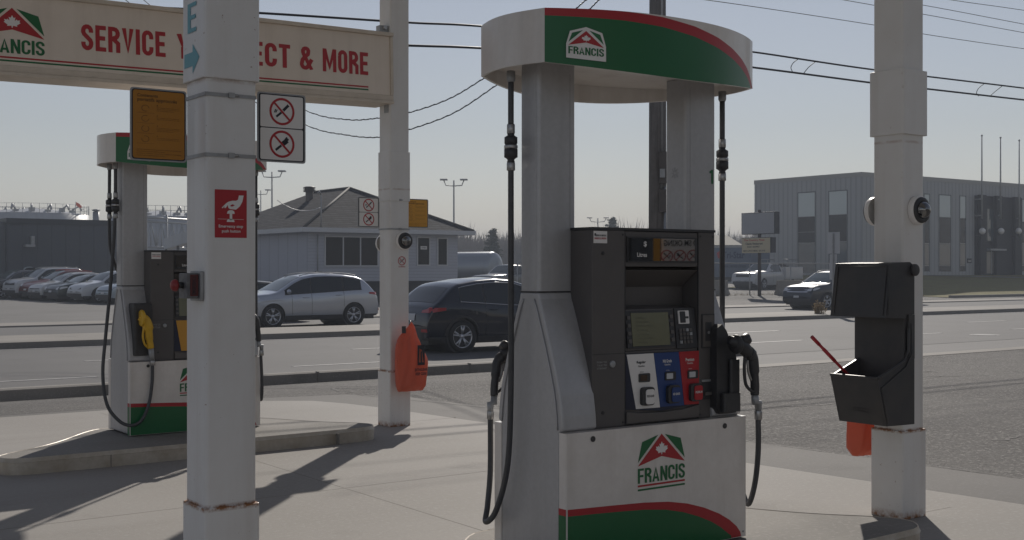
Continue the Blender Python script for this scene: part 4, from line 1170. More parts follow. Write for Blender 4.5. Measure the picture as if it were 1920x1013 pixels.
mb = MB(); mb.cyl((vt.x, vt.y, 5.0), (vt.x, vt.y, 6.25), .22, .22, 14, m_grey2)
for k in range(4): mb.lathe([(.22, 6.0 + k * .08), (.36, 5.97 + k * .08), (.36, 6.0 + k * .08), (.22, 6.04 + k * .08)], 14, m_grey2, 'z', (vt.x, vt.y, 0))
mb.build("roof_vent", None, rof)
# windows front
def window(x0_, x1_, z0_, z1_, nm=3, par=hs_, y=0, curtains=False, mt=m_win):
    mb = MB(); fw = .07
    for a, b_ in ((x0_ - fw, x0_), (x1_, x1_ + fw)): mb.box(a, b_, y - .06, y + .02, z0_ - fw, z1_ + fw, m_trimw)
    for a, b_ in ((z0_ - fw, z0_), (z1_, z1_ + fw)): mb.box(x0_, x1_, y - .06, y + .02, a, b_, m_trimw)
    for k in range(1, nm): xm = x0_ + (x1_ - x0_) * k / nm; mb.box(xm - fw / 2, xm + fw / 2, y - .055, y + .015, z0_, z1_, m_trimw)
    wn = mb.build("window", None, par)
    g_ = MB(); g_.box(x0_, x1_, y - .03, y - .02, z0_, z1_, mt); g_.build("pane", None, wn)
    return wn
a, b_ = hx(610, 443), hx(707, 498)
window(a[0], b_[0], 1.45 + 9 / 36., 1.45 + 62 / 36., 3)
for p0, p1, z0_, z1_ in ((783, 804, 10, 59), (821, 837, 10, 58)):
    a, b_ = hx(p0), hx(p1)
    ww = window(a[0], b_[0], 1.45 + z0_ / 33.5, 1.45 + z1_ / 33.5, 1, mt=m_win)
a, b_ = hx(788)[0], hx(800)[0]
mb = MB(); mb.box(a, b_, -.034, -.031, 1.45 + 38 / 33.5, 1.45 + 44 / 33.5, m_whitev); text(mb, "OPEN", a + .05, b_ - .05, 1.45 + 39.5 / 33.5, 1.45 + 42.5 / 33.5, lambda p_, q_, l=0: (p_, -.036, q_), m_blackv, .02); mb.build("window_notice", None, hs_)
xm = hx(594)[0]
mb = MB(); mb.tube([(xm, -.1, 1.3), (xm, -.1, 3.3)], .03, 8, m_galv); mb.box(xm - .12, xm + .22, -.2, -.02, .95, 1.4, m_galv); mb.build("meter_box", None, hs_)
mb = MB(); mb.tube([(xm, -.5, 3.4), (xm, -.5, 5.35)], .035, 8, m_galv); mb.tube([(xm, -.5, 5.35), (xm - .1, -.5, 5.5), (xm - .2, -.5, 5.4)], .05, 8, m_galv); mb.build("service_mast", None, hs_)
mb = MB(); A = Vector((xm, -.5, 5.3 - .6)); B = Vector(pz(520, 375, 60)) - Vector((hu, hv, 0))
mb.tube([A + (B - A) * t_ + Vector((0, 0, -.35 * 4 * t_ * (1 - t_))) for t_ in [k / 14 for k in range(15)]], .02, 6, m_trimw); mb.build("service_cable", None, hs_)

# ================================================================== OFFICE BUILDING
m_corr = siding("grey_corrugated", (.38, .39, .395), (.29, .30, .305), 'h', .5, .22)
OC = Vector(pz(1616, 322, 95)); ou, ovv = OC.x, OC.y
ob = thing("office_building", "two storey grey corrugated office building with tall narrow windows", "office building", (ou, ovv, 0))
zt_ = OC.z
LV = 11.3; LU = 45
mb = MB(); mb.box(0, LU, 0, LV, -.2, zt_ - .35, m_corr); mb.build("wall", None, ob)
mb = MB(); mb.box(-.03, LU, -.03, LV + .03, zt_ - .35, zt_, mat("parapet_trim", (.36, .355, .34), .5)); mb.build("parapet", None, ob)
m_wl = mat("pale_glass", (.50, .57, .58), .12, ior=1.8); m_wd = mat("dark_spandrel", (.022, .026, .034), .2); m_wg = mat("low_glass", (.06, .08, .09), .08, ior=1.9)
m_wbr = mat("brown_spandrel", (.045, .043, .045), .3)
def tall_window(par, face, a0, a1, bands):
    """bands: (z0,z1,mat) ; face 'left' on x=0 or 'front' on y=0"""
    wn = None; fr = MB()
    z0, z1 = min(b_[0] for b_ in bands), max(b_[1] for b_ in bands)
    def bx(m_, p0, p1, q0, q1, d0, d1, mt):
        if face == 'left': m_.box(d0, d1, p0, p1, q0, q1, mt)
        else: m_.box(p0, p1, d0, d1, q0, q1, mt)
    fm = mat("window_frame_grey", (.14, .15, .16), .5)
    bx(fr, a0 - .07, a0, z0, z1, -.03, .03, fm); bx(fr, a1, a1 + .07, z0, z1, -.03, .03, fm); bx(fr, a0 - .07, a1 + .07, z1, z1 + .07, -.03, .03, fm)
    wn = fr.build("window", None, par)
    for k, (q0, q1, mt) in enumerate(bands):
        g_ = MB(); bx(g_, a0, a1, q0 + .02, q1 - .02, -.012, -.004, mt); g_.build("pane", None, wn)
for p0, p1, bt in ((1497, 1528, [(512, 455, m_wg), (455, 435, m_wd), (435, 406, m_wbr), (406, 361, m_wl)]), (1555, 1588, [(512, 453, m_wg), (453, 402, m_wd), (402, 358, m_wl)])):
    va = pu(p1, 0, ou)[0] - ovv; vb = pu(p0, 0, ou)[0] - ovv
    tall_window(ob, 'left', va, vb, [(pu((p0 + p1) / 2, y0, ou)[1], pu((p0 + p1) / 2, y1, ou)[1], mt) for y0, y1, mt in bt])
def fx(px): return pv(px, 0, ovv)[0] - ou
for p0, p1 in ((1700, 1712), (1733, 1742), (1761, 1782), (1800, 1810), (1912, 1960), (2000, 2030)):
    pm_ = (p0 + p1) / 2; sl_ = .06 * (pm_ - 1771)
    zz = lambda y: pv(pm_, y, ovv)[1]
    y_ = 0.055 * (pm_ - 1771)
    tall_window(ob, 'front', fx(p0), fx(p1), [(zz(509), zz(498), m_wd), (zz(498), zz(456), m_wg), (zz(456), zz(407 + y_), m_wd), (zz(407 + y_), zz(366 + y_), m_wl)])
# dark entrance block
m_ent = mat("entrance_dark_cladding", (.010, .010, .013), .6)
en = MB(); ea, eb = fx(1827), fx(1912)
ez = pv(1870, 369, ovv)[1]
en.box(ea, eb, -.25, -.001, 1.0, ez, m_ent)
for p in (1828, 1858, 1893): en.box(fx(p), fx(p) + .9, -.55, -.25, 1.0, ez + .05, m_ent)
eo = en.build("entrance", None, ob)
en = MB(); en.box(fx(1842), fx(1860), -.262, -.252, 1.15, 3.05, mat("entrance_glass", (.20, .19, .16), .15)); en.box(fx(1846), fx(1859), -.262, -.252, 4.0, 6.8, m_wg)
en.build("entrance_glass", None, eo)
en = MB(); en.box(fx(1840), fx(1870), -.9, -.3, 3.15, 3.3, m_galv); en.build("door_canopy", None, eo)
en = MB(); 
for p in (1840, 1853, 1860): en.box(fx(p), fx(p) + .1, -.30, -.262, 1.1, 3.1, m_galv)
en.build("door_frame", None, eo)
en = MB(); en.box(fx(1813), fx(1821), -.05, -.01, 2.05, 2.45, m_blackv); text(en, "1660", fx(1814), fx(1820), 2.15, 2.32, lambda p_, q_, l=0: (p_, -.055, q_), m_whitev, .02); en.build("number_plate", None, ob)
VW = ovv - .75
for p in (1842, 1877, 1910):
    u_, z_ = pv(p, 433, VW)
    gl = thing("globe_lamp", {1842: "white globe lamp on the office entrance, leftmost of three", 1877: "white globe lamp on the dark office entrance, middle of three", 1910: "white globe lamp at the right edge of the office entrance"}[p], "lamp", (u_, VW, z_), 0, "globe lamps at the office entrance")
    mb = MB(); mb.tube([(-.25, .5, -.35), (-.25, .0, -.38), (0, 0, -.33), (0, 0, -.25)], .05, 6, m_black); mb.build("bracket", None, gl)
    mb = MB(); mb.lathe([(.28 * math.sin(a), -.28 * math.cos(a)) for a in [i * PI / 10 for i in range(11)]], 16, m_whitev, 'z'); mb.build("globe", None, gl)
for p, top_, bot_ in ((1841, 255, 410), (1876, 259, 410), (1911, 264, 445)):
    u_, z_ = pv(p, top_, VW); zb_ = pv(p, bot_, VW)[1]
    fp = thing("flagpole", {1841: "bare flagpole fixed to the office entrance, leftmost and tallest of three", 1876: "bare flagpole fixed to the dark office entrance, middle of three", 1911: "bare flagpole at the right picture edge, last of three"}[p], "flagpole", (u_, VW, zb_), 0, "flagpoles on the office front")
    h_ = z_ - zb_
    mb = MB(); mb.cyl((0, 0, 0), (0, 0, h_), .085, .045, 10, m_galv); mb.build("pole", None, fp)
    for zk in (.3, 1.7):
        mb = MB(); mb.tube([(0, 0, zk), (0, .7, zk)], .06, 6, m_galv); mb.build("bracket", None, fp)
    mb = MB(); mb.lathe([(.09 * math.sin(a), h_ + .05 - .09 * math.cos(a)) for a in [i * PI / 8 for i in range(9)]], 10, m_galv, 'z'); mb.build("finial", None, fp)

# ================================================================== DARK BUILDING AND TANK FARM AT LEFT
m_dk = siding("dark_steel_cladding", (.075, .085, .10), (.055, .062, .075), 'h', .9, .05)
c_ = pz(13, 412, 76)
db = thing("warehouse", "low dark grey steel clad warehouse behind the parked cars", "warehouse", (c_.x, c_.y, 0))
WE = pv(236, 412, c_.y)[0] - c_.x
mb = MB(); mb.box(0, WE, 0, 14, -.3, c_.z - .25, m_dk); mb.build("wall", None, db)
mb = MB(); mb.box(-.05, WE + .1, -.08, 14.1, c_.z - .25, c_.z + .12, mat("dark_fascia", (.035, .042, .05), .5)); mb.build("roof_edge", None, db)
mb = MB(); mb.box(-14, -.001, .5, 14, -.3, c_.z - .1, mat("grey_annex", (.13, .14, .155), .6)); mb.build("annex", None, db)
mb = MB(); mb.box(1.4, 1.6, -.35, -.02, c_.z - 1.6, c_.z - 1.0, m_galv); mb.box(1.0, 1.6, -.5, -.02, c_.z - 1.7, c_.z - 1.55, m_galv); mb.build("wall_light", None, db)
p_ = pz(180, 392, 84)
mb = MB(); mb.cyl((p_.x - c_.x, p_.y - c_.y, 4), (p_.x - c_.x, p_.y - c_.y, p_.z - .2), .22, mt=m_galv); mb.lathe([(.1, p_.z - .2), (.32, p_.z - .05), (.1, p_.z)], 12, m_galv, 'z', (p_.x - c_.x, p_.y - c_.y, 0)); mb.build("chimney", None, db)
m_tank = mat("tank_white", (.40, .42, .45), .5, noise=(.4, .4, (.3, .31, .33)), streak=(1.5, .4, (.26, .25, .24)))
def tank(px, top_y, Z, r, label):
    c_ = pz(px, top_y, Z)
    t = thing("storage_tank", label, "storage tank", (c_.x, c_.y, 0), 0, "white storage tanks")
    zt2 = c_.z
    mb = MB(); mb.cyl((0, 0, -.3), (0, 0, zt2), r, r, 48, m_tank); mb.lathe([(r, zt2), (r * .5, zt2 + .5), (0, zt2 + .8)], 40, m_tank, 'z'); mb.build("shell", None, t)
    mb = MB(); n = 44
    for k in range(n):
        a = 2 * PI * k / n; mb.cyl((r * math.cos(a), r * math.sin(a), zt2), (r * math.cos(a), r * math.sin(a), zt2 + 1.1), .028, n=5, mt=m_galv)
    for h_ in (.6, 1.1): mb.tube([(r * math.cos(2 * PI * k / n), r * math.sin(2 * PI * k / n), zt2 + h_) for k in range(n + 1)], .02, 5, m_galv)
    mb.build("railing", None, t)
    mb = MB()
    for k in range(5):
        a = -2.2 + k * .35; mb.box(r * .8 * math.cos(a) - .3, r * .8 * math.cos(a) + .3, r * .8 * math.sin(a) - .3, r * .8 * math.sin(a) + .3, zt2, zt2 + random.uniform(.25, .7), m_galv)
        mb.tube([(r * .8 * math.cos(a), r * .8 * math.sin(a), zt2 + .5), (r * .95 * math.cos(a), r * .95 * math.sin(a), zt2 + 1.0), (r * .99 * math.cos(a), r * .99 * math.sin(a), zt2 + .4)], .12, 6, m_galv)
    mb.build("pipework", None, t)
tank(62, 402, 150, 6.6, "white storage tank with rooftop railings behind the warehouse")
tank(-20, 406, 165, 7.5, "white storage tank at the left picture edge behind the warehouse")
tank(300, 408, 135, 5.5, "white storage tank seen through the far pump frame")
# pipe bridge and loading canopy seen through the far pump
A = pz(262, 440, 120); B = pz(360, 436, 128)
pb_ = thing("pipe_bridge", "steel lattice pipe bridge before the white tank, seen through the far pump frame", "pipe bridge", (A.x, A.y, 0))
mb = MB(); D_ = Vector((B.x - A.x, B.y - A.y, 0))
for z in (A.z - 1.2, A.z + 1.4, A.z + 1.8): mb.tube([(0, 0, z), (D_.x, D_.y, z)], .12, 6, m_galv)
for k in range(10):
    a, b_ = D_ * (k / 10), D_ * ((k + 1) / 10); z0_, z1_ = (A.z - 1.2, A.z + 1.4) if k % 2 else (A.z + 1.4, A.z - 1.2)
    mb.tube([(a.x, a.y, z0_), (b_.x, b_.y, z1_)], .07, 5, m_galv); mb.tube([(a.x, a.y, A.z - 1.2), (a.x, a.y, A.z + 1.4)], .06, 5, m_galv)
for k in (0, 5, 10): a = D_ * (k / 10); mb.tube([(a.x, a.y, 0), (a.x, a.y, A.z + 2.2)], .12, 6, m_galv)
mb.build("lattice", None, pb_)
A = pz(308, 447, 100); B = pz(380, 424, 92)
lc = thing("loading_canopy", "pale sloping loading canopy roof seen through the far pump frame", "canopy", (A.x, A.y, 0))
mb = MB(); D_ = B - A
mb.add([(0, 0, A.z), (D_.x, D_.y, B.z), (D_.x, D_.y, B.z - .9), (0, 0, A.z - .9), (2, 4, A.z), (D_.x + 2, D_.y + 4, B.z), (D_.x + 2, D_.y + 4, B.z - .9), (2, 4, A.z - .9)], [(0, 1, 2, 3), (4, 7, 6, 5), (0, 4, 5, 1), (3, 2, 6, 7), (0, 3, 7, 4), (1, 5, 6, 2)], m_tank); mb.build("roof", None, lc)
for k in (0.02, .35, .62, .95): a = D_ * k; mb = MB(); mb.cyl((a.x + .3, a.y + .6, -.3), (a.x + .3, a.y + .6, A.z + D_.z * k - .9), .11, mt=m_grey2); mb.build("post", None, lc)
# wind flag
c_ = pz(142, 378, 140); wf = thing("wind_flag", "small red pennant on a thin mast above the left tank", "flag", (c_.x, c_.y, 0))
mb = MB(); mb.cyl((0, 0, 0), (0, 0, c_.z), .035, mt=m_galv); mb.build("mast", None, wf)
mb = MB(); mb.prism([(0, c_.z), (0, c_.z - .4), (.5, c_.z - .75), (.75, c_.z - .6), (.45, c_.z - .25)], -.02, .02, 'y', m_orange); mb.build("pennant", None, wf)

# ================================================================== LOT LIGHT POLES
def lotlamp(px, top_y, Z, label, arms=((-1, .02), (1, .02)), span=.9):
    c_ = pz(px, top_y, Z); t = thing("lot_light_pole", label, "light pole", (c_.x, c_.y, 0), -math.atan2(CX, SX), "double headed lot lights")
    mb = MB(); mb.cyl((0, 0, -.3), (0, 0, c_.z), .10, .06, 8, m_galv)
    mb.tube([(-span, 0, c_.z), (-span * .8, 0, c_.z - .45), (0, 0, c_.z - .5), (span * .8, 0, c_.z - .45), (span, 0, c_.z)], .05, 6, m_galv); mb.build("pole", None, t)
    for s in (-1, 1):
        mb = MB(); mb.box(s * span - .34, s * span + .34, -.25, .25, c_.z, c_.z + .14, m_galv); mb.build("lamp_head", None, t, bevel=.03)
lotlamp(510, 322, 108, "double headed lot light pole rising behind the left slope of the house roof")
lotlamp(489, 357, 150, "smaller double headed lot light just right of the nearest column")
lotlamp(851, 338, 108, "double headed lot light pole beyond the right end of the house")
lotlamp(1121, 409, 160, "distant double headed lot light seen over the near pump console", span=1.1)

# ================================================================== UTILITY POLE AND CABLES
c_ = pz(1233, 506, 21.0)
m_wood = mat("weathered_pole_wood", (.22, .21, .205), .9, noise=(6, .5, (.15, .145, .14)), streak=(25, .8, (.09, .085, .08)), bump=(30, .6, .02))
up_ = thing("utility_pole", "weathered wooden utility pole with grey conduits behind the near pump", "utility pole", (c_.x, c_.y, 0))
mb = MB(); mb.cyl((0, 0, -.5), (0, 0, 10.5), .165, .13, 20, m_wood); mb.build("pole", None, up_)
mb = MB()
for dx, z0_, z1_ in ((.055, 2.45, 10), (.06, -.3, 2.0), (.105, -.3, 2.9)): 
    mb.cyl((dx * SX - .15 * CX, -dx * CX - .15 * SX, z0_), (dx * SX - .15 * CX, -dx * CX - .15 * SX, z1_), .022, n=8, mt=m_galv)
mb.build("conduit", None, up_)
TP = Matrix.Rotation(-math.atan2(CX, SX), 4, 'Z')
mb = MB(); mb.box(.0, .13, -.22, -.12, 2.95, 3.5, m_grey2, T=TP); mb.box(.01, .10, -.25, -.2201, 3.05, 3.2, m_galv, T=TP); mb.box(-.005, .12, -.20, -.12, 2.45, 2.85, m_grey2, T=TP); mb.build("equipment_box", None, up_)
def cable(name, pts, r, label, mt=m_blackv, sub=10, group=None):
    pts = [Vector(p) for p in pts]; mb = MB(); o0 = pts[0].copy(); mb.tube([p - o0 for p in smooth_pts(pts, sub)], r, 6, mt)
    o = mb.build(name, None, None); o.location = o0; tag(o, label, "cable", group); return o
PV = 15.5
def road_line(samples):
    out = []
    for px, py in samples:
        u, z = pv(px, py, PV); out.append((u, PV, z))
    return out
gc = "cables strung along the road"
cable("overhead_cable", road_line([(-260, -18), (120, 5), (486, 24), (767, 42), (905, 49), (1233, 76), (1411, 97), (1635, 130), (1920, 165), (2200, 200)]), .017, "thick black cable, upper of the two strung along the road", group=gc)
cable("overhead_cable", road_line([(-260, 55), (300, 70), (767, 85), (905, 90), (1233, 108), (1411, 126), (1635, 155), (1735, 166), (1920, 187), (2200, 218)]), .019, "thick black cable, lower of the two strung along the road", group=gc)
for i, (pts, lb) in enumerate(((([(900, -52), (1320, -1), (1635, 46), (1735, 64), (1920, 91), (2200, 128)]), "thin wire, lowest of the four thin ones at upper right"),
                    (([(1000, -90), (1500, -14), (1735, 27), (1920, 61), (2200, 112)]), "thin wire, second lowest of the four thin ones at upper right"),
                    (([(1000, -110), (1500, -30), (1735, 10), (1920, 45), (2200, 98)]), "thin wire, third lowest of the four thin ones at upper right"),
                    (([(1000, -130), (1500, -46), (1780, -1), (1920, 19), (2200, 62)]), "thin wire, highest of the four thin ones at upper right"))):
    cable("overhead_wire", road_line(pts), .0065, lb, mat("wire_grey", (.08, .085, .09), .6), group="thin wires over the road")
def loopw(px, pyu, pyl, label):
    pts = []
    for k in range(9):
        t_ = k / 8; pts.append(pv(px + 26 * t_ - 12 * math.sin(PI * t_) , pyu + (pyl - pyu) * (t_ if t_ < 1 else 1), PV))
    mb = MB(); P0 = Vector((pts[0][0], PV, pts[0][1]))
    o0 = P0
    a = [Vector((pv(px + x, y, PV)[0], PV, pv(px + x, y, PV)[1])) - o0 for x, y in ((0, pyu + 1), (-10, pyu + 9), (-14, pyu + 18), (-10, pyl + 1))]
    b_ = [Vector((pv(px + x, y, PV)[0], PV, pv(px + x, y, PV)[1])) - o0 for x, y in ((34, pyu + 5), (20, pyu + 16), (10, pyl + 2))]
    mb.tube(smooth_pts(a, 6), .008, 5, m_blackv); mb.tube(smooth_pts(b_, 6), .008, 5, m_blackv)
    o = mb.build("cable_spacer_loop", None, None); o.location = o0; tag(o, label, "cable")
loopw(1497, 109, 135, "thin wire loop between the two thick cables, left of the right hand column"); loopw(1845, 156, 179, "thin wire loop between the two thick cables, right of the right hand column")
def drop(samples, label):
    pts = [pz(px, py, Z) for px, py, Z in samples]
    P_ = smooth_pts(pts, 14); P2 = []
    for i, p in enumerate(P_): P2.append(p + Vector((0, 0, .006 * math.sin(i * 2.1))))
    o0 = P2[0].copy(); mb = MB(); mb.tube([p - o0 for p in P2], .012, 6, m_blackv); mb.tube([p - o0 + Vector((0, 0, .014 * math.cos(i * 2.1))) for i, p in enumerate(P2)], .008, 5, m_blackv)
    o = mb.build("service_drop_cable", None, None); o.location = o0; tag(o, label, "cable", "twisted service drops from the utility pole")
drop([(1233, -95, 21), (1112, -10, 21.5), (1078, 18, 22), (1000, 85, 23), (905, 148, 24), (840, 186, 25), (767, 211, 26), (711, 221, 27), (650, 224, 28), (573, 207, 30), (440, 140, 33), (200, -60, 38)], "twisted black cable sagging left from the utility pole, upper of two")
drop([(1233, -80, 21), (1135, -10, 21.5), (1100, 22, 22), (1010, 102, 23), (930, 160, 24), (850, 212, 25), (767, 243, 26), (711, 257, 27), (650, 253, 28), (573, 234, 30), (440, 165, 33), (200, -30, 38)], "twisted black cable sagging left from the utility pole, lower of two")

# ================================================================== VEHICLES
def lerp_pts(p, x):
    if x <= p[0][0]: return p[0][1]
    for (a, va), (b_, vb) in zip(p, p[1:]):
        if x <= b_: return va + (vb - va) * (x - a) / max(b_ - a, 1e-6)
    return p[-1][1]
def vehicle(name, label, cat, loc, rz, S, group=None):
    """S: L, W, top (x 0 rear .. 1 front -> z), belt [(x,z)], glass (x0 rear base, x1 rear top, x2 front top, x3 front base), wheels, r, paint"""
    t = thing(name, label, cat, loc, rz, group)
    L, W, r = S['L'], S['W'] / 2, S['r']
    X = lambda f: (f - .5) * L
    raw = [(X(a), z) for a, z in S['top']]
    def top(x):
        return sum(lerp_pts(raw, x + dx) for dx in (-.045, -.015, .015, .045)) / 4 if abs(x) < L / 2 - .06 else lerp_pts(raw, x)
    belt = [(X(a), z) for a, z in S['belt']]
    bz = lambda x: lerp_pts(belt, x)
    wx = [X(a) for a in S['wheels']]
    RA = r + .055
    gc0 = S.get('clear', .24)
    def bot(x):
        b0 = gc0 + .12 * max(0, (abs(x) - (L / 2 - .5)) / .5) ** 1.5
        for c in wx:
            d = abs(x - c)
            if d < RA: b0 = max(b0, r + math.sqrt(RA * RA - d * d))
        return b0
    tumble = S.get('tumble', .34)
    boxy = S.get('boxy', 0)
    def hw(x, z):
        e = max(0, (abs(x) - L * .30) / (L * .20))
        plan = 1 - (.055 if boxy else .15) * e ** 3
        b_ = bz(x); k = 0
        if z > b_: w0 = W * .955 - (z - b_) * tumble
        else:
            m_ = b_ - .28
            w0 = W * (1 - .045 * ((z - m_) / .5) ** 2) if z < m_ else W * (1 - .045 * ((z - m_) / .28) ** 2)
            w0 += .012 * math.exp(-((z - (b_ - .12)) / .03) ** 2)
        d = top(x) - z; rr_ = .085
        if d < rr_: w0 -= rr_ * (1 - math.sqrt(max(0, 1 - ((rr_ - d) / rr_) ** 2))) * 1.0
        return w0 * plan
    xs = [-L / 2 + L * i / 84 for i in range(85)]
    for c in wx:
        xs += [c + s * RA * math.cos(a) for s in (-1, 1) for a in (.02, .25, .5, .8, 1.1, 1.4)] + [c + s * (RA + .012) for s in (-1, 1)]
    xs += [X(a) for a, _ in S['top']]
    xs = sorted(set(round(x, 4) for x in xs if -L / 2 <= x <= L / 2))
    NZ = 18
    tt = [0, .05, .1] + [.1 + .8 * i / 11 for i in range(1, 12)] + [.93, .96, .985, 1.0]
    mb = MB()
    pt = S['paint']
    for s in (-1, 1):
        vs = []
        for x in xs:
            b0, t0 = bot(x), top(x)
            if t0 < b0 + .05: b0 = t0 - .05
            for q_ in tt:
                z = b0 + (t0 - b0) * q_; vs.append((x, s * hw(x, z), z))
        k = len(tt)
        mb.add(vs, [(i * k + j, (i + 1) * k + j, (i + 1) * k + j + 1, i * k + j + 1) for i in range(len(xs) - 1) for j in range(k - 1)], pt, True)
    # top strip
    vs = []; K = 8
    for x in xs:
        h_ = hw(x, top(x)); 
        for j in range(K + 1):
            a = -1 + 2 * j / K; vs.append((x, a * h_, top(x) + .035 * (1 - a * a)))
    mb.add(vs, [(i * (K + 1) + j, (i + 1) * (K + 1) + j, (i + 1) * (K + 1) + j + 1, i * (K + 1) + j + 1) for i in range(len(xs) - 1) for j in range(K)], pt, True)
    for x in (-L / 2, L / 2):
        ks = [bot(x) + (top(x) - bot(x)) * q_ for q_ in tt]
        poly = [(x, hw(x, z), z) for z in ks] + [(x, -hw(x, z), z) for z in reversed(ks)]
        mb.add(poly, [list(range(len(poly)))], pt)
    body = mb.build("body", None, t, weld=True)
    mb = MB(); mb.box(-L / 2 + .12, L / 2 - .12, -W + .27, W - .27, gc0 - .04, .75, m_black)
    for c in wx: mb.cyl((c, -W + .06, r), (c, W - .06, r), RA - .01, n=24, mt=m_black)
    mb.build("underbody", None, t)
    def band(x0, x1, lo, hi, mt, off=.006, nx=18, nz=4, m_=None, sides=(-1, 1)):
        m2 = m_ or MB()
        for s in sides:
            m2.grid(lambda i, j: (x0 + (x1 - x0) * i, s * (hw(x0 + (x1 - x0) * i, lo(x0 + (x1 - x0) * i) + (hi(x0 + (x1 - x0) * i) - lo(x0 + (x1 - x0) * i)) * j) + off), lo(x0 + (x1 - x0) * i) + (hi(x0 + (x1 - x0) * i) - lo(x0 + (x1 - x0) * i)) * j), nx, nz, mt)
        return m2
    g0, g1, g2, g3 = [X(a) for a in S['glass']]
    # windshield and rear glass on the roof silhouette
    def over(x0, x1, fr, mt, nm, off=.006):
        m2 = MB()
        def fn(i, j):
            x = x0 + (x1 - x0) * i; a = (-1 + 2 * j) * fr; h_ = hw(x, top(x)); e_ = .01
            sl_ = (top(x + e_) - top(x - e_)) / (2 * e_); n_l = math.hypot(sl_, 1)
            return (x - sl_ / n_l * off, a * h_, top(x) + .035 * (1 - a * a) + off / n_l)
        m2.grid(fn, 14, 8, mt, True)
        return m2.build(nm, None, t)
    ws = over(g2 + .03, g3 - .02, .92, m_windshield, "windshield")
    if g1 - g0 > .12: over(g0 + .04, g1 - .02, .86, m_carglass, "rear_window")
    if S.get('nowin') is None:
        rl = S.get('roofgap', .085)
        hi = lambda x: max(min(top(x) - rl, S.get('winmax', 9)), bz(x) + .02)
        lo = lambda x: bz(x) + .015
        w0, w1 = S.get('side', (g0 + .28, g3 - .10))
        cuts = [X(a) for a in S['pillars']]
        ends = [w0] + cuts + [w1]
        # find where the opening has height
        for s in (-1, 1): band(w0 + .01, w1 - .01, lo, hi, m_black, .002, nx=30, sides=(s,)).build("window_surround", None, t)
        for a, b_ in zip(ends, ends[1:]):
            for s in (-1, 1): band(a + .03, b_ - .03, lo, hi, m_carglass, .004, nx=14, sides=(s,)).build("side_window", None, t)
        tm_ = S.get('trim', m_black)
        for s in (-1, 1):
            tr = MB()
            P = [(x, s * (hw(x, lo(x)) + .006), lo(x) - .005) for x in [w0 + (w1 - w0) * i / 24 for i in range(25)]]
            tr.tube(P, .010, 6, tm_)
            P = [(x, s * (hw(x, hi(x)) + .004), hi(x) + .008) for x in [w0 + (w1 - w0) * i / 30 for i in range(31)]]
            tr.tube(P, .009, 6, tm_)
            if S.get('rails'):
                P = [(x, s * (hw(x, top(x)) - .06), top(x) + .055) for x in [g1 + .15 + (g2 - g1 - .1) * i / 14 for i in range(15)]]
                rl_ = MB(); rl_.tube(P, .016, 6, S['rails']); rl_.build("roof_rail", None, t)
            tr.build("window_trim", None, t)
        # door seams and handles
        sm2 = MB()
        for c in cuts[:3] + [w1 - .25]:
            for s in (-1, 1):
                P = [(c + .02 * (z - .5), s * (hw(c, z) + .0015), z) for z in [gc0 + .16 + (bz(c) - gc0 - .16) * i / 8 for i in range(9)]]
                sm2.tube(P, .005, 4, m_black)
        sm2.build("door_seam", None, body)
        for s in (-1, 1):
            for c in cuts[:2]:
                hd = MB(); zc = bz(c) - .13; xh = c + .12
                hd.tube([(xh, s * (hw(xh, zc) + .012), zc), (xh + .05, s * (hw(xh, zc) + .03), zc), (xh + .16, s * (hw(xh, zc) + .03), zc), (xh + .21, s * (hw(xh, zc) + .012), zc)], .012, 6, S.get('handle', pt)); hd.build("door_handle", None, body)
            mr_ = MB(); xm = g3 - .38; zm = bz(xm) + .10
            mr_.grid(lambda i, j: (xm + .05 + .07 * math.cos(PI * j) , s * (hw(xm, zm) + .10 + .10 * math.cos(2 * PI * i) * math.sin(PI * j)), zm + .075 * math.sin(2 * PI * i) * math.sin(PI * j)), 14, 8, S.get('mirror', pt))
            mr_.tube([(xm + .05, s * (hw(xm, zm) - .02), zm - .04), (xm + .05, s * (hw(xm, zm) + .06), zm - .02)], .02, 6, m_black); mr_.build("mirror", None, t)
    # lower cladding
    if S.get('clad', True):
        cl = MB()
        segs = [(-L / 2 + .05, wx[0] - RA - .01), (wx[0] + RA + .01, wx[1] - RA - .01), (wx[1] + RA + .01, L / 2 - .05)]
        for a, b_ in segs: band(a, b_, lambda x: bot(x) + .0, lambda x: max(bot(x) + .03, gc0 + S.get('cladh', .13)), m_black, .006, m_=cl, nx=10, nz=2)
        for c in wx:
            for s in (-1, 1):
                cl.grid(lambda i, j: (c + (RA + .045 * j) * math.cos(PI * (.02 + .96 * i)), s * (hw(c + (RA + .045 * j) * math.cos(PI * (.02 + .96 * i)), r + (RA + .045 * j) * math.sin(PI * (.02 + .96 * i))) + .008), r + (RA + .045 * j) * math.sin(PI * (.02 + .96 * i))), 26, 1, m_black if S.get('archblack') else pt)
        cl.build("cladding", None, body)
    # ends: a strip wrapped along an end profile
    def endpatch(front, y0, y1, z0, z1, mt, nm, off=.014, par=None, m_=None):
        s = 1 if front else -1
        def xe(y, z):
            # walk from the end inward until the silhouette is above z and half width beyond y
            x = s * L / 2
            for _ in range(260):
                if top(x) >= z and hw(x, min(z, top(x))) >= abs(y): break
                x -= s * .004
            return x + s * off
        m2 = m_ or MB()
        m2.grid(lambda i, j: (xe(y0 + (y1 - y0) * i, z0 + (z1 - z0) * j), y0 + (y1 - y0) * i, z0 + (z1 - z0) * j), 10, 5, mt)
        if m_ is None: return m2.build(nm, None, par or t)
    zf = S['hoodz']; zr = S['rearz']
    gr = MB(); endpatch(True, -W * .62, W * .62, zf - .32, zf - .10, S.get('grille', m_black), "", m_=gr); endpatch(True, -W * .8, W * .8, gc0 + .10, gc0 + .26, m_black, "", m_=gr); gr.build("grille", None, t)
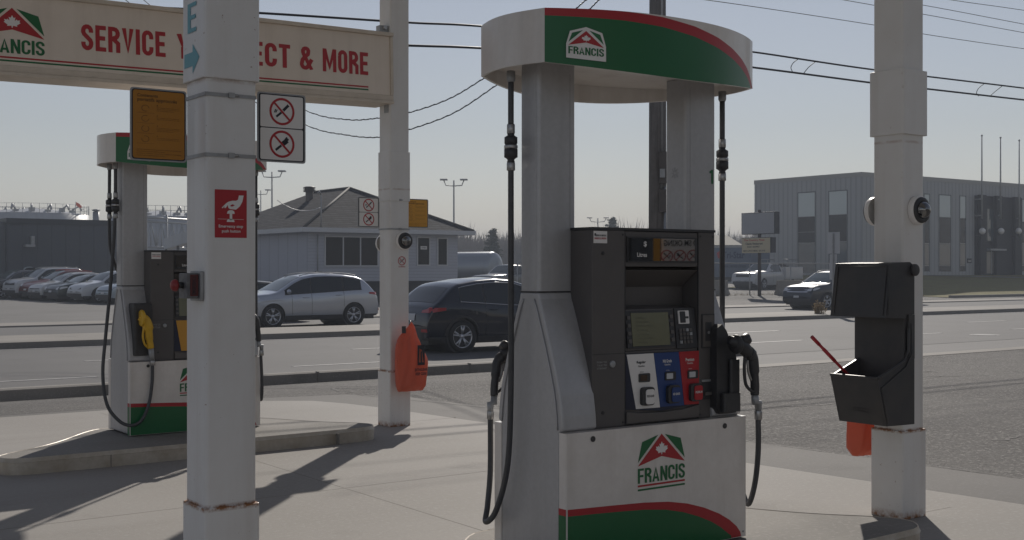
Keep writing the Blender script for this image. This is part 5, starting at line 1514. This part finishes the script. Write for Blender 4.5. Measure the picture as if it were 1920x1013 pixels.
    endpatch(True, -.16, .16, gc0 + .30, gc0 + .40, m_plate, "licence_plate", .03)
    for s in (-1, 1):
        hl = MB(); endpatch(True, s * W * .60, s * W * .83, zf - .26, zf - .12, m_head, "", .016, m_=hl)
        band(L / 2 - .52, L / 2 - .12, lambda x: zf - .24 + .10 * max(0, (L / 2 - .12 - x) / .4), lambda x: min(zf - .09, top(x) - .03), m_head, .006, nx=6, nz=2, m_=hl, sides=(s,)); hl.build("headlight", None, t)
        tl = MB(); endpatch(False, s * W * .50, s * W * .84, zr - .12, zr + .0, m_tail, "", .010, m_=tl)
        band(-L / 2 + .07, -L / 2 + .42, lambda x: zr - .12 + .05 * max(0, (x + L / 2 - .07) / .35), lambda x: zr - .01, m_tail, .010, nx=6, nz=2, m_=tl, sides=(s,)); tl.build("tail_light", None, t)
    rb = MB(); endpatch(False, -W * .86, W * .86, gc0 + .06, gc0 + .30, m_black, "", .012, m_=rb)
    for s in (-1, 1): endpatch(False, s * W * .62, s * W * .84, gc0 + .24, gc0 + .31, m_tail, "", .024, m_=rb)
    rb.build("rear_bumper", None, t)
    endpatch(False, -.26, .26, S.get('platez', zr - .30), S.get('platez', zr - .30) + .15, m_plate, "licence_plate", .022)
    # wheels
    for c in wx:
        for s in (-1, 1):
            o_ = s * (W - .015); i_ = s * (W - .23)
            wl_ = thing("wheel", None, None, (c, 0, r), 0); wl_.parent = t
            mb = MB(); pr = [(r * .66, i_), (r * .95, i_), (r, i_ + s * .03), (r, o_ - s * .03), (r * .95, o_), (r * .70, o_ - s * .004)]
            mb.lathe(pr, 32, m_tyre, 'y'); mb.build("tyre", None, wl_)
            mb = MB(); mt = S.get('rim', m_rim)
            mb.lathe([(r * .72, o_ - s * .006), (r * .69, o_ - s * .002), (r * .66, o_ - s * .02), (r * .64, i_ + s * .05)], 32, mt, 'y')
            mb.lathe([(r * .64, o_ - s * .07), (0, o_ - s * .07)], 24, m_black, 'y')
            ns = S.get('spokes', 5)
            for k in range(ns):
                a = 2 * PI * k / ns + .3
                for da in ((-.16, .16) if ns <= 6 else (0,)):
                    p0 = Vector((.05 * math.cos(a), o_ - s * .035, .05 * math.sin(a))); p1 = Vector((r * .66 * math.cos(a + da), o_ - s * .012, r * .66 * math.sin(a + da)))
                    mb.tube([p0, p1], [.022, .020], 6, mt)
            mb.lathe([(0, o_ - s * .015), (.055, o_ - s * .02), (.065, o_ - s * .06)], 16, mt, 'y'); mb.build("rim", None, wl_)
    return t, dict(top=top, hw=hw, X=X, bz=bz)
def paint(name, col, metal=.3, rough=.28): return mat(name, col, rough, metal, coat=.8)
SUV_A = dict(L=4.88, W=1.89, r=.365, clear=.25, paint=paint("silver_car_paint", (.47, .50, .56), .6), hoodz=1.06, rearz=1.12,
    top=[(0, .62), (.004, .80), (.012, .97), (.03, 1.10), (.055, 1.24), (.09, 1.42), (.125, 1.55), (.17, 1.63), (.26, 1.685), (.38, 1.705), (.48, 1.69), (.57, 1.62), (.64, 1.48), (.71, 1.28), (.76, 1.14), (.81, 1.09), (.9, 1.05), (.95, .98), (.98, .86), (.993, .72), (1, .58)],
    belt=[(0, 1.20), (.2, 1.17), (.5, 1.09), (.76, 1.03), (.9, .98), (1, .9)], glass=(.045, .13, .57, .76), wheels=(.205, .80), pillars=(.30, .335, .55), rails=m_galv)
SUV_A['pillars'] = (.28, .52); SUV_A['side'] = (-1.75, 1.05)
def place(S, name, label, u_mid, v_mid, z, heading, cat, group=None):
    return vehicle(name, label, cat, (u_mid, v_mid, z), heading, S, group)
ZR = -.394
# heading -u = rotation PI
L = SUV_A['L']
wr_u, wf_u = 19.25, 16.35
vehicle("suv", "silver grey mid size suv driving left on the far lanes, in front of the house", "suv", ((wr_u + wf_u) / 2 + (.5 - (.205 + .80) / 2) * -L, 35.3 + .945, ZR), PI, SUV_A)
SUV_B = dict(L=4.52, W=1.88, r=.36, clear=.23, paint=paint("black_car_paint", (.016, .021, .036), .3, .16), hoodz=1.02, rearz=1.02,
    top=[(0, .60), (.006, .80), (.015, .93), (.03, 1.02), (.055, 1.10), (.09, 1.23), (.13, 1.385), (.16, 1.48), (.19, 1.535), (.3, 1.61), (.42, 1.645), (.53, 1.61), (.60, 1.52), (.68, 1.30), (.735, 1.12), (.78, 1.07), (.88, 1.0), (.94, .92), (.98, .80), (.994, .66), (1, .55)],
    belt=[(0, 1.16), (.2, 1.12), (.5, 1.03), (.75, 1.0), (.9, .93), (1, .85)], glass=(.045, .15, .53, .735), wheels=(.19, .795), pillars=(.33, .52), trim=m_chrome, archblack=True)
SUV_B['side'] = (-1.45, .98)
vehicle("suv", "black suv driving right on the near lanes, its rear toward the orange bag", "suv", (14.87 + (.5 - .19) * 4.52, 22.25 + .93, ZR), 0, SUV_B)
SEDAN = dict(L=4.7, W=1.82, r=.33, clear=.2, paint=paint("dark_sedan_paint", (.02, .022, .03), .3), hoodz=.90, rearz=.92,
    top=[(0, .55), (.006, .8), (.02, 1.0), (.12, 1.06), (.16, 1.10), (.26, 1.32), (.33, 1.41), (.45, 1.45), (.55, 1.42), (.62, 1.32), (.70, 1.12), (.75, 1.0), (.85, .95), (.94, .86), (.985, .74), (1, .5)],
    belt=[(0, 1.0), (.3, .98), (.75, .94), (1, .8)], glass=(.15, .31, .56, .745), wheels=(.2, .79), pillars=(.36, .54), clad=True, cladh=.08)
vehicle("sedan", "dark car half hidden behind the front of the silver suv", "car", (18.8 - .30 * 4.7, 39.0 + .9, ZR), PI, SEDAN)
EXPL = dict(L=5.03, W=2.0, r=.39, clear=.25, paint=paint("dark_blue_car_paint", (.018, .024, .04), .4), hoodz=1.12, rearz=1.1,
    top=[(0, .62), (.008, .95), (.03, 1.25), (.07, 1.62), (.11, 1.75), (.3, 1.79), (.5, 1.77), (.58, 1.70), (.66, 1.46), (.73, 1.22), (.78, 1.17), (.88, 1.13), (.95, 1.06), (.985, .92), (.995, .75), (1, .58)],
    belt=[(0, 1.18), (.5, 1.13), (.76, 1.10), (1, .98)], glass=(.03, .09, .57, .735), wheels=(.2, .80), pillars=(.28, .52), grille=m_chrome, rails=m_galv)
vehicle("suv", "dark blue suv driving left past the vacant sign, its front showing", "suv", (44.8 + .3 * 5.03 - .0, 36.5 + 1.0, ZR), PI, EXPL)
HATCH = dict(L=4.3, W=1.78, r=.33, clear=.2, paint=paint("pale_car_paint", (.45, .47, .50), .2), hoodz=.95, rearz=.98,
    top=[(0, .55), (.006, .85), (.02, 1.05), (.06, 1.25), (.13, 1.44), (.25, 1.52), (.45, 1.53), (.55, 1.47), (.63, 1.33), (.72, 1.08), (.76, 1.02), (.88, .95), (.95, .85), (.99, .68), (1, .5)],
    belt=[(0, 1.03), (.4, 1.0), (.75, .96), (1, .85)], glass=(.035, .14, .54, .73), wheels=(.2, .8), pillars=(.3, .52), cladh=.1)
vehicle("hatchback", "pale car whose tail just shows right of the right hand column", "car", (56.2 - 2.15 - .3, 39.0 + .9, ZR), PI, HATCH)

# parked row at left: noses towards the left
def variant(base, col, nm, **kw):
    S = dict(base); S['paint'] = paint(nm, col, kw.pop('metal', .3)); S.update(kw); return S
JEEP = dict(L=4.7, W=1.9, r=.41, clear=.32, boxy=1, paint=paint("pale_blue_jeep_paint", (.36, .41, .43), .1), hoodz=1.12, rearz=1.1,
    top=[(0, .6), (.005, 1.2), (.01, 1.80), (.03, 1.86), (.3, 1.87), (.55, 1.86), (.60, 1.80), (.66, 1.38), (.67, 1.20), (.8, 1.18), (.97, 1.13), (.985, .95), (1, .6)],
    belt=[(0, 1.22), (.66, 1.2), (1, 1.14)], glass=(.008, .03, .605, .665), wheels=(.19, .80), pillars=(.25, .45), cladh=.2, tumble=.12)
parked = [("parked_jeep", "boxy pale blue jeep style off roader at the far left of the parked row", "off roader", JEEP, -12, 75.0),
    ("parked_suv", "dark grey crossover parked at the left end of the row", "suv", variant(SUV_B, (.04, .045, .055), "dark_grey_car_paint"), -30, 69.0),
    ("parked_suv", "tall white suv, just left of the red one in the parked row", "suv", variant(EXPL, (.50, .52, .55), "white_car_paint", L=4.4, metal=.05, grille=m_black), 24, 68.0),
    ("parked_suv", "dark red crossover with roof rails mostly hidden in the parked row", "suv", variant(SUV_B, (.16, .02, .02), "dark_red_car_paint", rails=m_red, grille=m_black), 55, 66.6),
    ("parked_car", "white bonneted compact crossover, fourth from the left in the parked row", "car", variant(HATCH, (.46, .47, .48), "off_white_car_paint", metal=.05), 72, 65.0),
    ("parked_car", "very dark green sedan between two white cars in the parked row", "car", variant(SEDAN, (.018, .03, .032), "green_black_car_paint"), 103, 63.2),
    ("parked_suv", "pearl white compact suv nearest the right end of the parked row", "suv", variant(SUV_B, (.52, .54, .57), "pearl_white_car_paint", L=4.35, metal=.05, trim=m_black), 149, 61.4),
    ("parked_car", "pale blue grey car at the right end of the parked row", "car", variant(HATCH, (.34, .40, .45), "pale_blue_car_paint"), 203, 60.0)]
for nm, lb, ct, S, px, Z in parked:
    n_ = pz(px, 506, Z); 
    th_ = PI + .20
    dr_ = Vector((math.cos(th_), math.sin(th_), 0))
    c_ = Vector((n_.x, n_.y, 0)) - dr_ * (S['L'] / 2) + Vector((0, .9, 0)) * 1
    vehicle(nm, lb, ct, (c_.x, c_.y, gz(c_.y) + .01 - .0), th_, S, "cars parked in a row by the warehouse")

# white service pickup behind the fence
PICK = dict(L=6.9, W=2.05, r=.41, clear=.34, boxy=1, paint=paint("truck_white_paint", (.52, .53, .55), .0), hoodz=1.24, rearz=1.2,
    top=[(0, .7), (.004, 1.30), (.01, 1.38), (.39, 1.38), (.40, 1.45), (.415, 1.84), (.45, 1.93), (.56, 1.94), (.60, 1.90), (.68, 1.52), (.71, 1.36), (.75, 1.32), (.93, 1.25), (.975, 1.18), (.985, .95), (1, .62)],
    belt=[(0, 1.36), (.4, 1.33), (.7, 1.28), (1, 1.2)], glass=(.40, .415, .585, .705), wheels=(.2, .80), pillars=(.50, .52), grille=mat("truck_grille", (.05, .05, .055), .4), clad=False)
PICK['side'] = (-.48, .98); PICK['pillars'] = (.55,)
n_ = pz(1404, 506, 87); th_ = PI + .22; dr_ = Vector((math.cos(th_), math.sin(th_), 0)); c_ = Vector((n_.x, n_.y, 0)) - dr_ * 3.45 + Vector((0, .6, 0))
pk, K_ = vehicle("pickup_truck", "white service pickup with black grille parked behind the chain fence", "pickup truck", (c_.x, c_.y, gz(c_.y, c_.x) + .0), th_, PICK)
for s in (-1, 1):
    mb = MB(); mb.rbox(-3.5, -.80, s * 1.0 - .18, s * 1.0 + .18, .75, 1.68, .04, PICK['paint'], 'x')
    for k in range(3): mb.box(-3.4 + k * .88, -2.62 + k * .88, s * 1.185 - .004, s * 1.185 + .004, .85, 1.6, PICK['paint'])
    mb.build("tool_box", None, pk, bevel=.02)
mb = MB()
for x in (-2.9, -1.8, -.8):
    for s in (-1, 1): mb.cyl((x, s * .9, 1.6), (x, s * .9, 2.25), .03, mt=m_galv, n=6)
mb.tube([(-2.9, -.9, 2.25), (-.8, -.9, 2.25)], .03, 6, m_galv); mb.tube([(-2.9, .9, 2.25), (-.8, .9, 2.25)], .03, 6, m_galv)
for k in range(6): mb.box(-2.7 + k * .32, -2.5 + k * .32, -.5, .4, 1.5, 1.75 + .12 * (k % 3), m_black)
mb.build("rack", None, pk)
# second pickup, by the tanker
P2 = dict(PICK); P2['L'] = 6.0; P2['paint'] = paint("grey_truck_paint", (.16, .17, .18), .4); P2['grille'] = m_chrome
n_ = pz(916, 506, 78); c_ = Vector((n_.x, n_.y, 0)) - dr_ * 2.95 + Vector((0, .9, 0))
vehicle("pickup_truck", "grey pickup truck with chrome front, beyond the black suv beside the tanker trailer", "pickup truck", (c_.x, c_.y, gz(c_.y, c_.x)), th_, P2)

# tanker trailer
A = pz(850, 506, 88); B = pz(930, 506, 86)
tk = thing("tanker_trailer", "grey tanker trailer standing beyond the right end of the house", "trailer", (A.x, A.y, gz(A.y, A.x)), math.atan2(B.y - A.y, B.x - A.x))
LT = (B - A).length
mb = MB(); mb.lathe([(0, -5), (.9, -4.95), (1.12, -4.7), (1.15, -4.5), (1.15, LT - .35), (1.08, LT - .1), (.8, LT), (0, LT + .08)], 30, mat("tanker_aluminium", (.33, .36, .40), .35, .5), 'x', (0, 0, 1.72)); mb.build("tank", None, tk)
mb = MB(); mb.box(-4.6, LT - .3, -.7, .7, .55, .72, m_grey2); mb.box(-3, LT - .5, -1.1, -.9, .1, .6, m_black); mb.box(-2, LT - 1, -1.0, 1.0, .05, .5, m_black)
for x in (-4, -3, LT - 1.2): mb.lathe([(0, -1.16), (.48, -1.16), (.48, -.85), (0, -.85)], 20, m_tyre, 'y', (x, 0, .5))
for x in (.2, 1.6): mb.cyl((x, -1.15, 0), (x, -1.15, .9), .05, mt=m_galv)
mb.build("chassis", None, tk)
# blue highway trailer behind the fence
A = pz(1300, 506, 96); B = pz(1408, 506, 92)
tr_ = thing("cargo_trailer", "blue grey tarped cargo trailer with faded lettering behind the fence", "trailer", (A.x, A.y, gz(A.y, A.x)), math.atan2(B.y - A.y, B.x - A.x))
LT = (B - A).length
mb = MB(); mb.box(0, LT, 0, 2.5, .85, 3.15, mat("trailer_blue_grey", (.13, .165, .225), .5, noise=(.8, .5, (.09, .12, .17)))); mb.box(0, LT, -.02, 2.52, 3.15, 3.25, m_galv); mb.build("box", None, tr_)
mb = MB(); text(mb, "Tri-Star", LT * .52, LT * .9, 2.3, 2.85, lambda a, b_, l=0: (a, -.02, b_), mat("navy_letter", (.03, .05, .11), .5), .03); flat(mb, [(LT * .44, 2.35), (LT * .49, 2.3), (LT * .51, 2.8), (LT * .47, 2.9), (LT * .42, 2.75)], lambda a, b_: (a, -.02, b_), m_red)
text(mb, "GENERAL CARTAGE & EXPRESS", LT * .5, LT * .92, 1.6, 1.78, lambda a, b_, l=0: (a, -.02, b_), mat("navy_letter", (.03, .05, .11), .5), .03); mb.build("lettering", None, tr_)
mb = MB(); mb.box(0, LT, .3, 2.2, .5, .85, m_black)
for x in (.8, 1.9, LT - 1.1): mb.lathe([(0, -.02), (.5, -.02), (.5, .28), (0, .28)], 20, m_tyre, 'y', (x, 0, .42))
mb.build("chassis", None, tr_)
A = pz(1340, 436, 125); B = pz(1388, 436, 125)
sh = thing("shed", "cream roofed shed in sunlight behind the cargo trailer", "shed", (A.x, A.y, 0), math.atan2(B.y - A.y, B.x - A.x))
LT = (B - A).length
mb = MB(); mb.box(-4, LT, 0, 12, 0, 4.0, m_tank); mb.build("wall", None, sh)
mb = MB(); mb.add([(-4.2, -.3, 4.05), (LT + .2, -.3, 4.05), (LT + .2, 9, A.z), (-4.2, 9, A.z), (-4.2, 14, 4.1), (LT + .2, 14, 4.1)], [(0, 1, 2, 3), (3, 2, 5, 4)], mat("cream_roof", (.20, .19, .16), .8, spec=.1)); mb.build("roof", None, sh)

# ================================================================== FENCE, BARRIERS, STREET SIGNS
A = pz(1338, 506, 75.5); B = pz(1556, 506, 80)
fn_ = thing("chain_link_fence", "galvanised chain link fence along the yard across the road", "fence", (A.x, A.y, 0), math.atan2(B.y - A.y, B.x - A.x))
LT = (B - A).length; zb_ = gz(A.y)
mb = MB(); mb.tube([(-14, 0, 1.88), (LT, 0, 1.88)], .035, 6, m_galv); mb.build("top_rail", None, fn_)
for k in range(8): x = -14 + (LT + 14) * k / 7; mb = MB(); mb.cyl((x, 0, -.45), (x, 0, 1.92), .04, n=8, mt=m_galv); mb.build("post", None, fn_)
m_mesh = mat("chain_mesh", (.20, .21, .22), .6, .3, alpha=.13)
mb = MB(); mb.add([(-14, .03, -.35), (LT, .03, -.35), (LT, .03, 1.86), (-14, .03, 1.86)], [(0, 1, 2, 3)], m_mesh); mb.build("mesh", None, fn_)
def barrier(px, Z, ln_, label):
    c_ = pz(px, 506, Z); t = thing("concrete_barrier", label, "barrier", (c_.x, c_.y, gz(c_.y, c_.x)), math.atan2(B.y - A.y, B.x - A.x) , "precast concrete barriers by the fence")
    mb = MB(); mb.prism([(-.32, 0), (.32, 0), (.30, .12), (.12, .42), (.08, .95), (-.08, .95), (-.12, .42), (-.30, .12)], 0, ln_, 'x', m_kerb); mb.build("block", None, t, bevel=.02)
barrier(1457, 77.5, 2.9, "pale concrete barrier in front of the white pickup's tool boxes, by the fence"); barrier(1316, 76, 2.0, "concrete barrier just right of the near pump, by the fence"); barrier(1504, 77.0, 3.0, "concrete barrier mostly behind the dark blue suv, by the fence")
# roadside vacant sign cabinet
c_ = pz(1424, 506, 76)
vs2 = thing("roadside_sign", "roadside pole sign with a blank grey cabinet over a small yellowed lettered panel", "sign", (c_.x, c_.y, gz(c_.y, c_.x)))
s_ = 2250 / 76; zz = lambda y: H - (y - 506) / s_ - gz(c_.y, c_.x)
m_gp = mat("blank_panel_grey", (.34, .35, .38), .35, noise=(1.5, .3, (.28, .29, .32)))
mb = MB(); mb.cyl((0, 0, 0), (0, 0, zz(393)), .12, .10, 10, mat("rusty_dark_steel", (.045, .04, .04), .7, noise=(4, .5, (.09, .05, .03)))); mb.build("post", None, vs2)
w1, w0 = -1.45, 1.35     # across the road: +y is left in the picture
mb = MB(); mb.box(-.20, .24, w1, w0, zz(439), zz(398), mat("cabinet_dark", (.03, .033, .04), .5)); mb.box(-.215, -.2, w1 + .06, w0 - .05, zz(438), zz(399.5), m_gp); mb.build("cabinet", None, vs2, bevel=.01)
mb = MB(); mb.box(-.18, .18, w1 + .25, w0 - .02, zz(474), zz(445), mat("lower_cabinet_dark", (.035, .035, .045), .5)); mb.box(-.195, -.18, w1 + .4, w0 - .04, zz(474), zz(446), mat("yellowed_panel", (.52, .46, .32), .5)); mb.build("lower_cabinet", None, vs2)
mb = MB()
def pr(a, b_, l=0): return (-.198, -a, b_)
tx = [("The Country Fixes", -1.15, .60, 452.5, 448, m_red), ("Classic Restaurant", -1.0, .45, 458.5, 454.5, m_blackv), ("DAILY BUFFET", -.85, .2, 464, 461, m_blackv), ("NEW LUNCH MENU  555 0142", -1.2, .65, 471.5, 468.5, m_blackv)]
for s_t, a, b_, y1, y0, mt in tx: text(mb, s_t, a, b_, zz(y1), zz(y0), pr, mt, .03)
mb.build("lettering", None, vs2)
mb = MB(); mb.box(-.06, .06, .1, .4, zz(444.5), zz(439.5), m_whitev); mb.build("floodlight", None, vs2)
# traffic sign seen from behind on the median
u_, z_ = pv(1562, 435, 31.2)
ts = thing("traffic_sign", "blank backs of two road signs on a square post in the median", "sign", (u_, 31.2, -.24))
mb = MB(); mb.box(-.03, .03, -.03, .03, 0, z_ + .24 - .05, m_galv); mb.build("post", None, ts)
mb = MB(); mb.box(.035, .042, -.30, .30, z_ + .24 - .86, z_ + .24, mat("sign_back_grey", (.46, .47, .49), .5)); mb.build("plate", None, ts)
mb = MB(); mb.box(.035, .042, -.15, .20, z_ + .24 - 1.9, z_ + .24 - .88, mat("sign_back_grey", (.46, .47, .49), .5)); mb.build("lower_plate", None, ts)
# orange cone
c_ = pz(864, 506, 64); cn_ = thing("traffic_cone", "small orange traffic cone at the right corner of the house", "traffic cone", (c_.x, c_.y, gz(c_.y, c_.x) + .3))
mb = MB(); mb.cyl((0, 0, .04), (0, 0, .95), .2, .04, 14, m_orange); mb.build("cone", None, cn_)
mb = MB(); mb.box(-.24, .24, -.24, .24, -.3, .04, m_black); mb.build("base", None, cn_)

# weeds
m_weed = mat("dry_weed", (.30, .22, .12), .9)
def weed(u, v, z, n, h_, label):
    mb = MB()
    for k in range(n):
        a = random.uniform(0, 2 * PI); l_ = random.uniform(.4, 1) * h_; sp = random.uniform(.1, .55)
        p0 = Vector((random.gauss(0, .10), random.gauss(0, .10), 0)); l_ *= random.uniform(.35, 1); p1 = p0 + Vector((math.cos(a) * sp * l_ * .4, math.sin(a) * sp * l_ * .4, l_ * .6)); p2 = p0 + Vector((math.cos(a) * sp * l_, math.sin(a) * sp * l_, l_))
        mb.tube([p0, p1, p2], [.008, .006, .003], 4, m_weed)
        for _ in range(3):
            q_ = p1 + (p2 - p1) * random.random(); mb.tube([q_, q_ + Vector((random.uniform(-.08, .08), random.uniform(-.08, .08), .07))], [.007, .014], 4, m_weed)
    o = mb.build("dry_weed_clump", None, None); o.location = (u, v, z); tag(o, label, "weed")
uw, _ = pv(1535, 580, 30.4); weed(uw, 30.4, -.235, 60, .55, "clump of dry straw coloured weeds on the median beside the traffic sign")
gm_ = MB()
for k in range(500):
    t_ = random.random(); P = A + (B - A) * (t_ * 1.25 - .25); x, y = P.x + random.gauss(0, .2), P.y + random.gauss(0, .22); z = gz(y, x)
    gm_.tube([(x, y, z - .02), (x + random.uniform(-.12, .12), y + random.uniform(-.1, .1), z + random.uniform(.05, .32) * random.random() ** 2)], [.012, .004], 3, m_weed)
tag(gm_.build("roadside_weeds", None, None), "thin dry weeds and litter along the foot of the chain link fence", "weeds", kind="stuff")

# ================================================================== WOODS
m_twig = mat("bare_twigs", (.16, .135, .12), .95, noise=(.15, .7, (.21, .18, .16)))
m_con = mat("conifer_green", (.055, .07, .05), .9)
def woods():
    mb = MB(); V = []; Fc = []
    rnd = random.Random(3)
    for k in range(5200):
        px = rnd.uniform(-350, 2500); Z = rnd.uniform(190, 300)
        c_ = pz(px, 506, Z)
        h_ = rnd.uniform(6.0, 8.8) * (1.0 if px > 830 else .85)
        if rnd.random() < .06: h_ *= 1.25
        for j in range(15):
            a = rnd.uniform(0, 2 * PI); zb_ = rnd.uniform(0, .55) * h_; sp = rnd.uniform(.15, .42) * (h_ - zb_)
            x0_, y0_ = c_.x + rnd.gauss(0, .5), c_.y + rnd.gauss(0, .5)
            x1_, y1_ = x0_ + math.cos(a) * sp, y0_ + math.sin(a) * sp; z1_ = zb_ + (h_ - zb_) * rnd.uniform(.75, 1.0)
            wd = rnd.uniform(.08, .28) * (1 if j else 1.6); o = len(V)
            V.extend([(x0_ - wd * SX, y0_ + wd * CX, zb_ * .4), (x0_ + wd * SX, y0_ - wd * CX, zb_ * .4), (x1_, y1_, z1_), ]); Fc.append((o, o + 1, o + 2))
            xm_, ym_, zm_ = (x0_ + x1_) / 2, (y0_ + y1_) / 2, (zb_ * .4 + z1_) / 2
            for _ in range(2):
                dx, dy = rnd.gauss(0, .9), rnd.gauss(0, .9); o = len(V)
                V.extend([(xm_, ym_, zm_), (xm_ + .14 * SX, ym_ - .14 * CX, zm_ + .1), (xm_ + dx, ym_ + dy, zm_ + rnd.uniform(.4, 2.2))]); Fc.append((o, o + 1, o + 2))
    mb.add(V, Fc, m_twig)
    o = mb.build("bare_woodland", None, None); tag(o, "hazy line of bare brown trees far beyond the yards", "woodland", kind="stuff")
woods()
def conifer(px, top_y, Z, label, wd=.34, group="dark conifers above the far treeline"):
    c_ = pz(px, top_y, Z); h_ = c_.z; rnd = random.Random(int(px)); t = thing("conifer", label, "conifer", (c_.x, c_.y, 0), 0, group)
    mb = MB(); mb.cyl((0, 0, 0), (0, 0, h_), .16, .03, 8, m_wood); mb.build("trunk", None, t)
    V = []; Fc = []
    for k in range(70):
        z = h_ * (.42 + .57 * (k / 70)); a = rnd.uniform(0, 2 * PI); ln_ = wd * h_ * (1 - (z / h_)) * rnd.uniform(.5, 1.35) + .35
        for j in range(9):
            t_ = (j + rnd.random()) / 9; x, y, zz_ = math.cos(a) * ln_ * t_, math.sin(a) * ln_ * t_, z - .12 * ln_ * t_ + .2 * t_ * t_
            for _ in range(3):
                o = len(V); q_ = [(x + rnd.gauss(0, .16), y + rnd.gauss(0, .16), zz_ + rnd.gauss(0, .10)) for _ in range(3)]; V.extend(q_); Fc.append((o, o + 1, o + 2))
    mb = MB(); mb.add(V, Fc, m_con); mb.build("crown", None, t)
conifer(923, 430, 140, "dark conifer with layered branches above the treeline right of the house", .26)
conifer(1147, 408, 150, "dark tree top seen over the near pump console beside the distant lot light", .24)

# ================================================================== AIR
hz = MB(); hz.box(-420, 700, -60, 620, -1.6, 24)
m_hz = bpy.data.materials.new("haze_air"); m_hz.use_nodes = True
nn_ = m_hz.node_tree.nodes; nn_.remove(nn_["Principled BSDF"]); pvn = nn_.new("ShaderNodeVolumePrincipled")
pvn.inputs['Density'].default_value = .0015; pvn.inputs['Color'].default_value = (.80, .88, 1, 1); pvn.inputs['Anisotropy'].default_value = 0
m_hz.node_tree.links.new(pvn.outputs[0], nn_["Material Output"].inputs['Volume'])
tag(hz.build("haze", m_hz), "faint pale haze that softens the far buildings and trees", "haze", kind="stuff")
